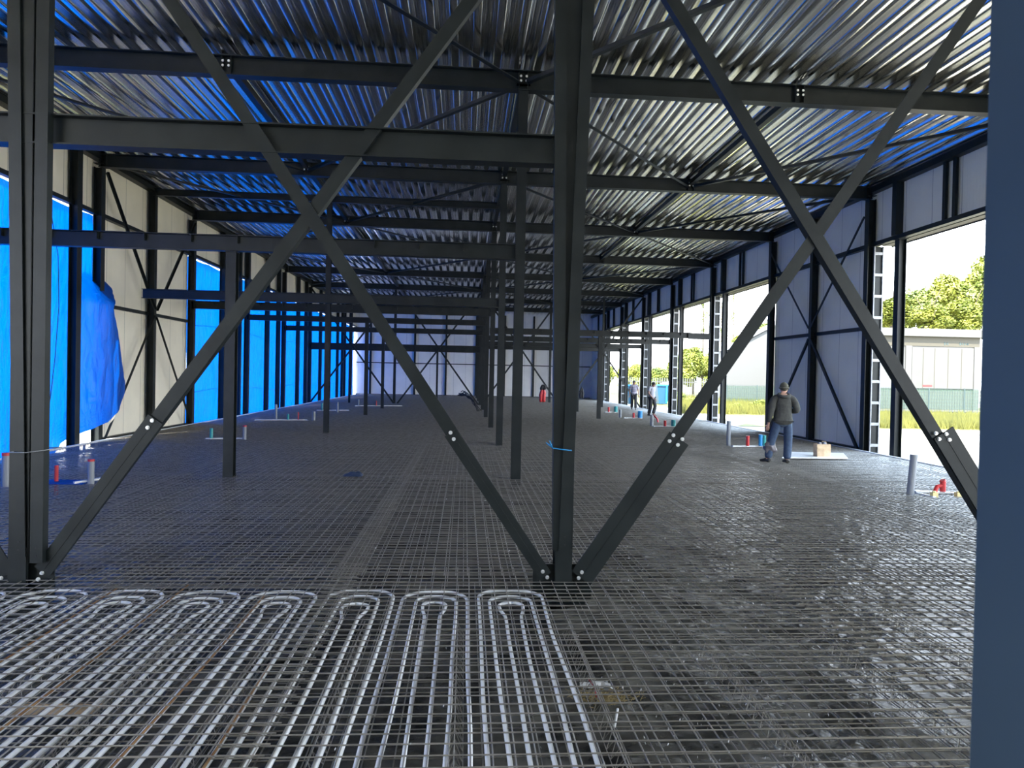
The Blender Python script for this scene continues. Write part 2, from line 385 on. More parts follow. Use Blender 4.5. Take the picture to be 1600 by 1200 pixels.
# (its column stands outside the picture, behind the out of focus one; kept because the braces end on it)
tag(b.build('steel_column', 'steel'), 'steel column hidden behind the wide blurred column at the right edge', 'column', 'columns of the hall')
def brace(a, c, w, dy, lab, lo=None, low=.0, boltpx=(), lowboltpx=(), ext=0):
    A, B = fr(*a, dy), fr(*c, dy); d = (B-A).normalized(); B = B+d*ext
    s = MB(); s.angle(A, B, w, .012, (0, 1, 0), 1 if d.x > 0 else -1)
    o = tag(s.build('cross_brace', 'steel'), lab, 'brace', 'large cross braces of the nearest frame')
    if lo:
        L, U = fr(*lo[0], dy-.014), fr(*lo[1], dy-.014)
        q = MB(); q.bar(L, U, low, .012, (0, 1, 0)); q.build('splice_plate', 'steel', o)
        q = MB(); q.bar(L+Vector((0, .02, 0)), U+Vector((0, .02, 0)), .012, .06, (0, 1, 0)); q.build('rib', 'steel', o)
    bolts(o, [fr(px, py, dy-.02) for px, py in boltpx], .013)
    return o
brace((66, 893), (735, 0), .115, -.05, 'brace of the left big cross rising to the right, with bolted splice near the floor', ((66, 893), (243, 655)), .15, ((238, 657), (231, 668), (66, 895), (60, 905)), ext=1.4)
brace((852, 900), (265, 0), .115, -.07, 'brace of the left big cross rising to the left', ((852, 900), (704, 676)), .125, ((704, 676), (709, 686), (848, 893), (855, 902)), ext=1.4)
brace((905, 900), (1531, 0), .115, -.05, 'brace of the right big cross rising to the right, with wide bolted lower piece', ((908, 903), (1061, 685)), .215, ((1052, 680), (1046, 689), (1066, 686), (1059, 695), (909, 894), (904, 903)), ext=1.2)
brace((1604, 910), (1050, -4), .115, -.07, 'brace of the right big cross rising to the left, wide lower piece', ((1604, 893), (1474, 676)), .215, ((1462, 677), (1467, 686), (1478, 678), (1483, 687)), ext=1.2)
# brace stub left of the leftmost column
brace((14, 897), (-60, 780), .115, -.05, 'stub of brace meeting the leftmost column from outside the picture', boltpx=((2, 903),))
# strap and wire on the columns
def ring(cx, z, w, dpt, r, m, name, lab):
    b = MB(); Yf = P1-.165; pts = [(cx-w, Yf, z+.004), (cx-w*.4, Yf-.004, z-.004), (cx+w*.4, Yf-.004, z-.003), (cx+w, Yf, z+.01), (cx+w, Yf+.26, z+.01), (cx-w, Yf+.26, z), (cx-w, Yf, z+.004)]
    b.tube(pts, r, 6)
    return b, tag(b.build(name, m, smooth=True), lab, 'tie')
p = fr(878, 702, -.15); b = MB()
w = .085; Yf = P1-.16
b.tube([(p.x-w, Yf, p.z+.01), (p.x, Yf-.003, p.z), (p.x+w, Yf, p.z-.01), (p.x+w, P1+.12, p.z), (p.x-w, P1+.12, p.z+.02), (p.x-w, Yf, p.z+.01), (p.x-w-.06, Yf, p.z+.06)], .005, 6)
b.tube([(p.x-w, Yf, p.z+.01), (p.x-w-.03, Yf-.01, p.z+.08)], .005, 6)
tag(b.build('plastic_strap', 'blue', smooth=True), 'knotted light blue strap tied round the middle column', 'strap')
p = fr(42, 707, -.15); w = .14; b = MB()
b.tube([(p.x-w, Yf, p.z), (p.x, Yf-.003, p.z), (p.x+w, Yf, p.z+.02), (p.x+w, P1+.12, p.z+.02), (p.x-w, P1+.12, p.z), (p.x-w, Yf, p.z)], .004, 6)
tag(b.build('binding_wire', 'galv', smooth=True), 'thin pale wire tied round the leftmost column', 'wire')

# out of focus column at the right edge
xl = onY(1532, 600, 1.2).x
b = MB(); b.box((xl, 1.0, ZB+.02), (xl+.24, 1.006, 7.1)); b.box((xl, 1.006, ZB+.02), (xl+.012, 1.2, 7.1)); b.box((xl+.228, 1.006, ZB+.02), (xl+.24, 1.2, 7.1))
o = tag(b.build('steel_column', 'steel_blue'), 'very close blurred dark blue steel column filling the right edge', 'column')
p = MB(); p.box((xl-.05, .95, ZB), (xl+.29, 1.25, ZB+.02)); p.build('base_plate', 'steel_blue', o)

# ------------------------------------------------------------------ left wall
zhl = 5.78
b = MB()
def ztop(X): return zdeck(X)+.05
b.box((XL-.3, YF, zhl), (XL-.16, YB, ztop(XL)))
b.box((XL-.3, YK(2)+.1, -.2), (XL-.16, YK(3), zhl))
struct(b, 'wall_left', 'panel_left', 'cream vertical metal panels of the left wall')
b = MB(); b.box((XL-.16, YF, zhl-.05), (XL-.02, YB, zhl+.05)); b.box((XL-.16, YF, ztop(XL)-.2), (XL+.05, YB, ztop(XL)-.05))
b.box((XL-.16, YK(2)+.1, 3.43), (XL-.06, YK(3)-.1, 3.52)); b.box((XL-.16, YK(2)+.1, -.2), (XL-.02, YK(3)-.1, .0))
struct(b, 'trim_1', 'steel', 'dark rails of the left wall')
def wallpost(X, Y, z0, z1, w, lab, d=.2):
    b = MB(); b.ibeam((X, Y, z0), (X, Y, z1), d, w, .013, .009, up=(1, 0, 0))
    o = tag(b.build('wall_column', 'steel'), lab, 'column', 'columns along the side walls')
    p = MB(); p.box((X-.13, Y-.13, z0-.02), (X+.13, Y+.13, z0)); p.build('base_plate', 'steel', o); return o
for k in range(1, 9):
    nm = ORD[k-1]
    wallpost(XL, YK(k), -.18, zraf(XL)-.17, .2, 'main column of the left wall under a roof beam, %s away' % nm)
    mid = YK(k)+S/2
    lo = -.18 if k in (2,) else zhl+.05
    wallpost(XL, mid, -.18, ztop(XL)-.21, .17, 'slimmer left wall column midway between main columns, %s away' % nm)
    if k != 3: wallpost(XL, YK(k)-1.1, -.18, ztop(XL)-.21, .22 if k == 2 else .15, 'jamb column of the left wall before the tarpaulin, %s away' % nm)
# bracing of the cream section
ym = YK(2.5)
for (a, c, lab) in (((XL-.03, YK(2)+.12, 6.85), (XL-.03, ym-.06, 3.6), 'upper left brace of the cream wall bay'), ((XL-.03, YK(3)-.12, 6.85), (XL-.03, ym+.06, 3.6), 'upper right brace of the cream wall bay'),
                   ((XL-.03, YK(2)+.12, -.1), (XL-.03, ym-.06, 3.4), 'lower left brace of the cream wall bay'), ((XL-.03, YK(3)-.12, -.1), (XL-.03, ym+.06, 3.4), 'lower right brace of the cream wall bay')):
    a = (XL+.1, a[1], a[2]); c = (XL+.1, c[1], c[2])
    b = MB(); b.angle(a, c, .08, .01, (1, 0, 0)); tag(b.build('wall_brace', 'steel'), lab, 'brace')

# ------------------------------------------------------------------ tarpaulins
def tarp(name, ya, yb, lab, xoff=-.18, edge=None, seed=0, ropes=()):
    b = MB(); ny_, nz_ = int((yb-ya)*18), 80
    def P3(u, v):
        z = -.22+(zhl-.035+.22)*v
        yend = yb if not edge else edge(z)
        y = ya+(yend-ya)*u
        n1 = noise.noise(Vector((y*.8+z*.3, z*.25, seed)))*.06
        n2 = noise.noise(Vector((y*3.2+z*1.3, z*.5, seed+9)))*.03
        sag = -.04*abs(math.sin((y-ya)*math.pi/2.1))*max(0, v-.95)/.05
        n3 = (.5-abs(noise.noise(Vector((y*2.6+z*1.1, z*.35-y*.3, seed+5)))))*.07+(.5-abs(noise.noise(Vector((y*6-z*1.7, z*.6, seed+2)))))*.022-.045
        x = XL+xoff-.04+(n1*.7+n2*.8+n3)*(.9 if v < .97 else .3)
        if edge: x += .58*min(1, max(0, (y-17.9)/.8))*min(1, max(0, (4.2-z)/.7))
        return (x, y, z+sag)
    for j in range(nz_+1):
        for i in range(ny_+1): b.v.append(P3(i/ny_, j/nz_))
    b.f = [(j*(ny_+1)+i, j*(ny_+1)+i+1, (j+1)*(ny_+1)+i+1, (j+1)*(ny_+1)+i) for j in range(nz_) for i in range(ny_)]
    o = tag(b.build('tarpaulin', 'tarp', smooth=True), lab, 'tarpaulin', 'blue tarpaulins closing the left side')
    md = o.modifiers.new('thick', 'SOLIDIFY'); md.thickness = .002; md.offset = 0
    o.modifiers.remove(md)
    for rp in ropes:
        r = MB(); r.tube([(XL+xoff+.05, y, z) for y, z in rp], .009, 6); r.build('rope', 'steel', o, smooth=True)
    return o
EP = sorted((onX(px, py, XX).z, onX(px, py, XX).y) for px, py, XX in [(p_[0], p_[1], XL-.2 if p_[1] < 470 else XL+.25) for p_ in ((153, 300), (154, 335), (161, 400), (165, 450), (171, 480), (181, 540), (190, 600), (181, 640), (155, 668), (130, 692), (118, 712))])
def eA(z):
    if z <= EP[0][0]: return EP[0][1]
    for (z0, y0), (z1, y1) in zip(EP, EP[1:]):
        if z <= z1: return y0+(y1-y0)*(z-z0)/(z1-z0)
    return EP[-1][1]
rp = [(onX(x, y, XL).y, onX(x, y, XL).z) for x, y in ((85, 312), (92, 350), (100, 400), (101, 480), (95, 560), (88, 620), (82, 660), (76, 705))]
tarp('tarpaulin', 2.0, 19.7, 'large blue tarpaulin with loose curved edge bulging in front of the cream panels', edge=eA, seed=1, ropes=(rp,))
segs = [(YK(3)+.12, YK(5)-.06), (YK(5)+.04, YK(7)-.15), (YK(7)+.05, YB-.25)]
for i, (a, c) in enumerate(segs):
    rr = [[(y, z+.15*math.sin((y-a)*.35)) for y in np.linspace(a+.1, c-.1, 9)] for z in (3.35, 1.0)]
    tarp('tarpaulin', a, c, ['blue tarpaulin just beyond the cream panelled bay', 'blue tarpaulin in the middle of the left side, between two others', 'farthest blue tarpaulin near the back wall'][i], seed=3+i*4, ropes=rr)

# ------------------------------------------------------------------ right wall
zhr = 5.6; XO = XR+.16
b = MB(); b.box((XO, YF, zhr), (XO+.14, YB, ztop(XR)))
b.box((XO, YK(2), -.2), (XO+.14, YK(3), zhr)); b.box((XO, YK(8), -.2), (XO+.14, YB, zhr))
struct(b, 'wall_right', 'panel_right', 'grey panels of the right wall above and beside the openings')
b = MB(); b.box((XO-.14, YF, zhr-.04), (XO, YB, zhr+.07)); b.box((XO-.2, YF, ztop(XR)-.22), (XO, YB, ztop(XR)-.06))
b.box((XO-.12, YK(2)+.1, 3.3), (XO, YK(3)-.1, 3.4)); b.box((XO-.14, YK(2)+.1, -.2), (XO, YK(3)-.1, .02))
struct(b, 'trim_2', 'steel', 'dark rails of the right wall')
b = MB()
for y0, y1 in ((YF, YK(2)-.1), (YK(3)+.1, YK(8))): b.box((XO+.14, y0, zhr-.02), (XO+.42, y1, zhr+.01)); b.box((XO+.40, y0, zhr-.05), (XO+.42, y1, zhr+.2))
struct(b, 'trim_3', 'cabin_beige', 'cream soffit over the openings')
for k in range(2, 9):
    nm = ORD[k-2]
    wallpost(XR, YK(k), -.18, zraf(XR)-.17, .2, 'main column of the right wall under a roof beam, %s away' % nm)
    b = MB(); ymid = YK(k)+S/2
    if k == 2: wallpost(XR, ymid, -.18, ztop(XR)-.23, .17, 'column in the middle of the grey panelled bay on the right')
    else:
        for dy in (-.17, .17):
            b = MB(); b.bar((XR+.08, ymid+dy, zhr+.07), (XR+.08, ymid+dy, ztop(XR)-.22), .1, .07, (1, 0, 0))
            tag(b.build('wall_stud', 'steel'), '%s stud of the pair above the right openings, %s pair away' % ('near' if dy < 0 else 'far', nm), 'stud', 'studs above the right openings')
    if k != 3:
        yj = YK(k)-1.15
        b = MB(); b.bar((XR+.05, yj, zhr+.06), (XR+.05, yj, ztop(XR)-.22), .18, .2, (1, 0, 0)); tag(b.build('wall_stud', 'steel'), 'wide stud above the right lintel over the jamb post, %s away' % nm, 'stud', 'studs above the right openings')
        b = MB(); b.ibeam((XR+.16, yj, -.18), (XR+.16, yj, zhr-.05), .2, .2, .013, .009, up=(1, 0, 0))
        o = tag(b.build('jamb_post', 'steel'), 'jamb post standing in the right openings, %s from the camera' % nm, 'post', 'jamb posts of the right openings')
        q = MB(); q.box((XR+.03, yj-.12, zhr-.05), (XR+.29, yj+.12, zhr-.03)); q.build('head_plate', 'steel', o)
        # battened frame between the jamb post and the main column
        y1 = YK(k)-.14; y0 = y1-.05; b = MB()
        b.box((XR+.03, y0, -.18), (XR+.06, y1, zhr-.05)); b.box((XR+.27, y0, -.18), (XR+.30, y1, zhr-.05))
        o = tag(b.build('battened_frame', 'galv'), 'ladder like battened upright beside a right wall column, %s away' % nm, 'frame', 'battened uprights')
        q = MB(); q.box((XR+.03, y1, -.18), (XR+.30, y1+.01, zhr-.05)); q.build('backing_plate', 'steel', o)
        zz = .1
        while zz < zhr-.2:
            r_ = MB(); r_.box((XR+.06, y0+.005, zz), (XR+.27, y1-.005, zz+.075)); r_.build('rung', 'galv', o); zz += .58
for i in range(2):
    b = MB(); b.bar((XR+.08, YK(1.5)+.17*(2*i-1), zhr+.07), (XR+.08, YK(1.5)+.17*(2*i-1), ztop(XR)-.22), .1, .07, (1, 0, 0)); tag(b.build('wall_stud', 'steel'), '%s stud of the pair above the bright opening beside the blurred column' % ('near', 'far')[i], 'stud', 'studs above the right openings')
ym = YK(2.5)
for (ya, za, lab) in ((YK(2)+.12, 6.4, 'upper right'), (YK(3)-.12, 6.4, 'upper left'), (YK(2)+.12, -.1, 'lower right'), (YK(3)-.12, -.1, 'lower left')):
    zc_ = 3.55 if za > 3 else 3.2; yc = ym-.06 if ya < ym else ym+.06
    b = MB(); b.angle((XR-.12, ya, za), (XR-.12, yc, zc_), .08, .01, (1, 0, 0)); tag(b.build('wall_brace', 'steel'), '%s brace in the grey panelled bay on the right' % lab, 'brace')

# ------------------------------------------------------------------ added light block behind the camera, back wall
b = MB(); b.box((XL-.3, YF-.14, -.3), (XR+.3, YF, 7.6)); struct(b, 'wall_light_block', 'panel_back', 'unseen panels added behind the camera to cut the light')  # added closure out of view, keeps front light off the steel
b = MB(); b.box((XL-.3, YB, -.2), (XR+.3, YB+.14, 7.6)); struct(b, 'wall_back', 'panel_back', 'white vertical panels of the back wall')
b = MB(); b.box((XL, YB-.1, 2.68), (XR, YB, 2.76)); b.box((XL, YB-.14, -.2), (XR, YB, .02)); b.box((XL, YB-.12, -.26), (XR, YB-.3, -.1)); struct(b, 'trim_4', 'steel', 'dark rails of the back wall')
for i, X in enumerate((-8.2, -4.4, -1.7, XM, 3.4, XC, 8.0)):
    b = MB(); b.ibeam((X, YB-.12, -.2), (X, YB-.12, 7.05), .18, .16, .013, .009, up=(0, 1, 0)); tag(b.build('wall_column', 'steel'), 'steel column against the white back wall, %s from the left' % ORD[i], 'column', 'columns of the back wall')

# ------------------------------------------------------------------ reinforcing mesh sheets
def matmesh(nx_, ny_, p, name, mrust=()):
    b = MB(); w, l = (nx_-1)*p, (ny_-1)*p; rng = random.Random(nx_*ny_)
    for j in range(ny_):
        b.tube([(-.06, j*p, .0), (w*.5, j*p+rng.uniform(-.004, .004), rng.uniform(-.003, .003)), (w+.06, j*p, .0)], .0043, 5)
    for i in range(nx_):
        b.tube([(i*p, -.08, -.009), (i*p+rng.uniform(-.004, .004), l*.5, -.009), (i*p, l+.08, -.009)], .0043, 5)
    return b
PX = .1075
xs0 = [-9.0, -5.05, -1.1, 2.85, 6.72]; nxm, nym = 39, 60
first = None
for r in range(10):
    for c in range(5):
        lab = 'welded steel reinforcing mesh sheet lying in the top layer of the floor'
        z = .012*((r+c) % 2)
        if first is None:
            first = matmesh(nxm, nym, PX, 'm').build('mesh_sheet', 'rebar'); tag(first, lab, 'mesh sheet', 'top layer reinforcing mesh sheets'); o = first
        else: o = dup(first)
        o.location = (xs0[c]+random.uniform(-.03, .03), .45+r*6.17+random.uniform(-.02, .02), z-.012); o.rotation_euler = (0, 0, random.uniform(-.0025, .0025))
lowm = None
for r in range(4):
    for c in range(5):
        if lowm is None:
            lowm = matmesh(27, 42, .153, 'm').build('mesh_sheet', 'rebar'); tag(lowm, 'lower reinforcing mesh sheet seen through the top layer', 'mesh sheet', 'lower layer reinforcing mesh sheets'); o = lowm
        else: o = dup(lowm)
        o.location = (xs0[c]+random.uniform(-.05, .05), .5+r*6.2+random.uniform(-.05, .05), -.14+.01*((r+c) % 2)); o.rotation_euler = (0, 0, random.uniform(-.003, .003))
# rusty extra bars and lattice spacers between the layers
spots = [(-1.62, 3.2, 6.0), (-2.35, 3.4, 6.3), (-2.9, 3.6, 6.2), (-1.2, 2.6, 4.6)]
for i, (x, y0, y1) in enumerate(spots):
    b = MB(); b.tube([(x, y0, -.022), (x+.01, (y0+y1)/2, -.024), (x-.01, y1, -.022)], .0075, 6)
    tag(b.build('reinforcing_bar', 'rust', smooth=True), 'loose rusty reinforcing bar among the white heating pipes, %s from the right' % ORD[(1, 2, 3, 0)[i]], 'bar', 'rusty bars')
for i, (x0, y0) in enumerate([(-.02, 3.0), (-.72, 3.0), (-1.35, 2.8), (.83, 3.0), (-2.0, 3.0), (1.75, 2.6), (2.7, 2.6), (3.5, 3.4), (-2.65, 3.4)]):
    b = MB(); y1 = y0+2.4
    for dx, z in ((0, -.03), (-.045, -.125), (.045, -.125)): b.tube([(x0+dx, y0, z), (x0+dx, y1, z)], .0025, 4)
    y = y0
    while y < y1-.1:
        for dx in (-.045, .045): b.tube([(x0+dx, y, -.125), (x0, y+.05, -.03), (x0+dx, y+.1, -.125)], .0022, 4)
        y += .1
    tag(b.build('lattice_spacer', 'rebar'), 'zigzag wire lattice spacer between the mesh layers, %s from the left' % ORD[sorted([-.02, -.72, -1.35, .83, -2.0, 1.75, 2.7, 3.5, -2.65]).index(x0)], 'spacer', 'lattice spacers')

# ------------------------------------------------------------------ heating pipe loops
def uloop(hw, ytop, rc, bulb=False):
    pts = []; n = 9; ye = .9
    if not bulb:
        pts.append((-hw, ye)); pts.append((-hw, 3.2)); pts.append((-hw, ytop-rc))
        for i in range(1, n+1):
            t = math.pi*(1-i/(2*n)); pts.append((-hw+rc+rc*math.cos(t), ytop-rc+rc*math.sin(t)))
        pts2 = [(-x, y) for x, y in pts[::-1]]
        return pts+pts2
    pts = [(-hw, ye), (-hw, 3.2), (-hw, ytop-.42), (-hw*1.1, ytop-.32), (-hw*1.6, ytop-.2)]
    R = hw*1.75
    for i in range(0, n+1):
        t = math.pi*(1.08-i*.58/n); pts.append((R*math.cos(t), ytop-R+R*math.sin(t)))
    return pts+[(-x, y) for x, y in pts[::-1]]
for g in range(8):
    cx = .41-.625*g; lab = 'white heating pipe loop of three nested bends, %s from the right' % ORD[g]
    if g == 0: lab = 'white heating pipe loop nearest the middle column, rightmost of the row'
    e = empty('heating_pipe_loop', (cx, 0, -.036), lab, 'pipe', 'white underfloor heating pipe loops')
    rng = random.Random(g)
    for hw, yt, rc, bb in ((.27, 6.17, .22, 0), (.163, 6.0, .15, 0), (.056, 5.86, 0, 1)):
        yt += rng.uniform(-.03, .03)
        pl = uloop(hw, yt, rc, bb); q = []
        for (x, y) in pl: q.append((x, y))
        # resample the straight runs with a slight waviness
        out = []
        for (x0, y0), (x1, y1) in zip(q, q[1:]):
            L = math.hypot(x1-x0, y1-y0); m = max(1, int(L/.25))
            for i in range(m):
                t = i/m; x, y = x0+(x1-x0)*t, y0+(y1-y0)*t
                out.append((x+noise.noise(Vector((x*9+g*3, y*.9, hw*7)))*.018, y, 0))
        out.append((q[-1][0], q[-1][1], 0))
        b = MB(); b.tube(out, .0128, 10); b.build('pipe_bend', 'pipe', e, smooth=True)

# ------------------------------------------------------------------ service stubs sticking out of the floor
def vpipe(px, pyt, pyb, r, m, name, lab, cat='pipe', cap=None, tilt=(0, 0), group='service pipe stubs', z0=-.02, parent=None):
    B = onZ(px, pyb, z0); t = onY(px, pyt, B.y); h = t.z-z0
    b = MB(); tx, ty = tilt
    b.tube([(B.x, B.y, -.2), (B.x, B.y, z0), (B.x+tx, B.y+ty, z0+h)], r, 16)
    o = tag(b.build(name, m, smooth=False), lab, cat, group)
    if cap:
        b = MB(); b.tube([(B.x+tx*.93, B.y+ty*.93, z0+h*.93), (B.x+tx, B.y+ty, z0+h+.006)], r*1.06, 16); b.build('cap', cap, o)
    return o, B
vpipe(9, 708, 762, .055, 'pvc_grey', 'pipe_stub', 'grey pipe stub with red cap at the left edge, by the leftmost column', cap='red')
vpipe(142, 718, 758, .048, 'pvc_grey', 'pipe_stub', 'grey pipe stub with red cap between leftmost column and the long brace', cap='red')
_, B = vpipe(88, 727, 752, .03, 'red', 'pipe_stub', 'short red ribbed pipe stub standing in a blue tray', z0=.03)
b = MB(); b.box((B.x-.25, B.y-.12, .0), (B.x+.45, B.y+.18, .03)); tag(b.build('tray', 'tarp'), 'flat blue plastic tray on the mesh near the left wall', 'tray')
b = MB(); b.bar((B.x+.35, B.y-.15, .035), (B.x+.62, B.y+.15, .06), .06, .03); tag(b.build('timber_offcut', 'board'), 'pale timber offcut beside the blue tray', 'timber')
vpipe(382, 665, 688, .05, 'pvc_grey', 'pipe_stub', 'grey pipe stub with red cap right of the left mezzanine column', cap='red')
def manifold(xa, xb, py, lab, extras):
    A, B = onZ(xa, py, .02), onZ(xb, py, .02)
    b = MB(); b.bar(A, B, .10, .03); o = tag(b.build('mounting_board', 'board'), lab, 'board', 'mounting boards of the service stubs')
    q = MB()
    for P_ in (A, B): q.box((P_.x-.03, P_.y-.1, -.14), (P_.x+.03, P_.y+.1, .005))
    q.build('foot', 'galv', o)
    for (px, top, m, r, l2) in extras:
        P_ = onZ(px, py, .03); t = onY(px, top, P_.y); b = MB(); b.tube([(P_.x, P_.y, .035), (P_.x, P_.y, t.z)], r, 12)
        k = 0
        for zz in np.arange(.05, t.z-.02, .03): b.tube([(P_.x, P_.y, zz), (P_.x, P_.y, zz+.012)], r*1.12, 12)
        tag(b.build('pipe_stub', m), l2, 'pipe', 'service pipe stubs')
manifold(322, 380, 685, 'white mounting board between green and grey stubs near the left wall', [(330, 669, 'teal', .04, 'green pipe stub beside the left mezzanine column')])
manifold(398, 480, 656, 'low pale frame by the blue tarpaulin, left of the tall slim column', [(450, 647, 'teal', .04, 'teal stub on the low frame by the tarpaulin'), (466, 644, 'red', .02, 'thin red stub on the low frame by the tarpaulin')])
vpipe(431, 632, 655, .05, 'pvc_grey', 'pipe_stub', 'grey stub in front of the tarpaulin beyond the capped stub')
vpipe(490, 643, 657, .06, 'pvc_grey', 'pipe_stub', 'grey stub just left of the tall slim column')
vpipe(527, 628, 645, .05, 'pvc_grey', 'pipe_stub', 'grey stub just right of the tall slim column')
manifold(495, 545, 641, 'low pale frame behind the tall slim column', [(503, 630, 'teal', .04, 'teal stub behind the tall slim column')])
manifold(555, 628, 634, 'long pale frame in the far left of the floor', [(560, 624, 'pvc_grey', .04, 'grey stub on the long pale frame'), (588, 626, 'red', .03, 'red stub on the long pale frame')])
vpipe(1422, 711, 774, .058, 'pvc_grey', 'pipe_stub', 'leaning grey pipe stub at the right edge of the mesh', cap='pvc_grey', tilt=(.05, 0))
vpipe(1138, 658, 697, .055, 'pvc_grey', 'pipe_stub', 'grey pipe stub left of the person in the dark hoodie', cap='pvc_grey')
manifold(1144, 1196, 697, 'white mounting board left of the person in the dark hoodie', [(1168, 681, 'red', .045, 'short red stub left of the hooded person'), (1188, 679, 'blue', .05, 'blue stub beside the hooded person'), (1194, 680, 'teal', .045, 'teal stub touching the blue stub beside the hooded person')])
vpipe(1018, 648, 666, .06, 'pvc_grey', 'pipe_stub', 'grey stub at the feet of the person in the white shirt')
manifold(1021, 1060, 666, 'pale mounting board at the feet of the person in the white shirt', [(1039, 657, 'red', .05, 'red stub right of the white shirted person'), (1052, 656, 'teal', .08, 'teal stub right of the person in the white shirt')])
A = onZ(1022, 650, .4); A = onY(1021, 648, 30.0); Bq = onY(1029, 666, 29.5)
b = MB(); b.tube([A, (A+Bq)/2+Vector((.06, 0, .05)), Bq], .035, 8); tag(b.build('hose', 'red', smooth=True), 'red hose curving down beside the grey stub near the white shirted person', 'hose')
manifold(975, 1003, 653, 'pale mounting board near the person in the striped shirt', [(990, 645, 'red', .05, 'red stub near the person in the striped shirt'), (1000, 642, 'blue', .1, 'blue stub near the person in the striped shirt')])
vpipe(969, 640, 653, .06, 'pvc_grey', 'pipe_stub', 'grey stub at the foot of the far right opening')
manifold(945, 965, 644, 'farthest mounting board on the right', [(951, 636, 'red', .05, 'farthest red stub on the right'), (962, 635, 'teal', .09, 'farthest teal stub on the right')])
# right edge box of fittings
A, B = onZ(1432, 768, .03), onZ(1512, 772, .03)
b = MB(); b.bar(A+Vector((0, .05, 0)), B+Vector((0, .05, 0)), .16, .02); b.bar(A+Vector((-.02, .1, -.02)), onZ(1460, 777, .0), .06, .03)
tag(b.build('mounting_board', 'board'), 'white mounting board with red elbow at the right edge of the mesh', 'board', 'mounting boards of the service stubs')
p = onZ(1473, 768, .05); b = MB(); b.tube([p, p+Vector((0, 0, .17))], .045, 12); b.tube([p+Vector((0, 0, .17)), p+Vector((-.01, 0, .19))], .05, 12); b.tube([p+Vector((0, 0, .11)), p+Vector((-.1, 0, .08)), p+Vector((-.17, -.03, -.03))], .035, 10)
tag(b.build('pipe_elbow', 'red', smooth=False), 'red branching pipe elbow on the white board at right', 'pipe')
for px, m, nm, lb in ((1460, 'yellow', 'spacer_block', 'yellow block under the red elbow'), (1498, 'yellow', 'spacer_block', 'yellow block near the right end of the white board'), (1507, 'blue', 'pipe_stub', 'blue fitting at the right end of the white board')):
    p = onZ(px, 777, -.01); b = MB(); b.box((p.x-.045, p.y-.03, -.02), (p.x+.045, p.y+.05, .07 if m == 'yellow' else .14)); b.tube([(p.x, p.y+.01, .06), (p.x, p.y+.01, .09 if m == 'yellow' else .17)], .03, 10)
    tag(b.build(nm, m), lb, 'block' if m == 'yellow' else 'pipe')
# cables by the middle row
b = MB(); rng = random.Random(3)
for i in range(7):
    a = onZ(748+rng.uniform(-5, 5), 642, .05); pts = [a]
    for t in (.25, .5, .75, 1): pts.append(onY(748-30*t+rng.uniform(-3, 3), 640-24*t-10*math.sin(t*3)+rng.uniform(-4, 4), a.y+t*2))
    b.tube(pts, .022, 6)
tag(b.build('cable_bundle', 'black', smooth=True), 'tangled cable bundle rising beside the middle row of columns', 'cable')

# ------------------------------------------------------------------ items lying about
# dark cloth on the mesh
c = onZ(552, 744, .0); b = MB(); n = 14
for j in range(n+1):
    for i in range(n+1):
        u, v = i/n-.5, j/n-.5; e = max(0, 1-(abs(u)*2)**3)*max(0, 1-(abs(v)*2)**3)
        b.v.append((c.x+u*.34, c.y+v*.3, .015+e*(.05+.05*noise.noise(Vector((u*5, v*5, 2)))+.03*u)))
b.f = [(j*(n+1)+i, j*(n+1)+i+1, (j+1)*(n+1)+i+1, (j+1)*(n+1)+i) for j in range(n) for i in range(n)]
tag(b.build('crumpled_cloth', mat('blue_black_cloth', (.02, .035, .07), .6), smooth=True), 'small dark crumpled cloth lying on the mesh left of the middle', 'cloth')
# white sheet and paper bag
A, B, C_, D = onZ(1222, 716, .025), onZ(1325, 717, .025), onZ(1318, 709, .025), onZ(1236, 707, .025)
b = MB(); q = [A, B, C_, D]; b.add([v for v in q]+[v+Vector((0, 0, .02)) for v in q], [(3, 2, 1, 0), (4, 5, 6, 7), (0, 1, 5, 4), (1, 2, 6, 5), (2, 3, 7, 6), (3, 0, 4, 7)])
tag(b.build('foam_sheet', 'pipe'), 'flat white sheet under the paper bag by the grey wall', 'sheet')
p = onZ(1284, 713, .045); h = .30; w = .165; e = empty('paper_bag', (p.x, p.y, .045), 'brown paper carrier bag on the white sheet by the grey wall', 'bag')
b = MB(); ring_ = [(-1, -.6), (0, -.66), (1, -.6), (.93, 0), (1, .6), (0, .63), (-1, .6), (-.93, 0)]; rng = random.Random(4); k = 7
for j in range(k):
    for (u, v) in ring_: b.v.append((u*w*(1+.02*j/k)+rng.uniform(-.006, .006), v*w+rng.uniform(-.006, .006), j/(k-1)*h))
b.f = [(j*8+i, j*8+(i+1) % 8, (j+1)*8+(i+1) % 8, (j+1)*8+i) for j in range(k-1) for i in range(8)]+[tuple(range(7, -1, -1))]
b.build('bag_body', 'paper', e)
b = MB(); b.ball((-.06, 0, h-.01), .05, 6); b.ball((.07, .02, h-.02), .06, 6); b.build('contents', 'whiteshirt', e, smooth=True)
b = MB(); b.tube([(-.08, -.09, h), (-.05, -.1, h+.07), (.04, -.1, h+.07), (.07, -.09, h)], .006, 6); b.build('handle', 'paper', e)
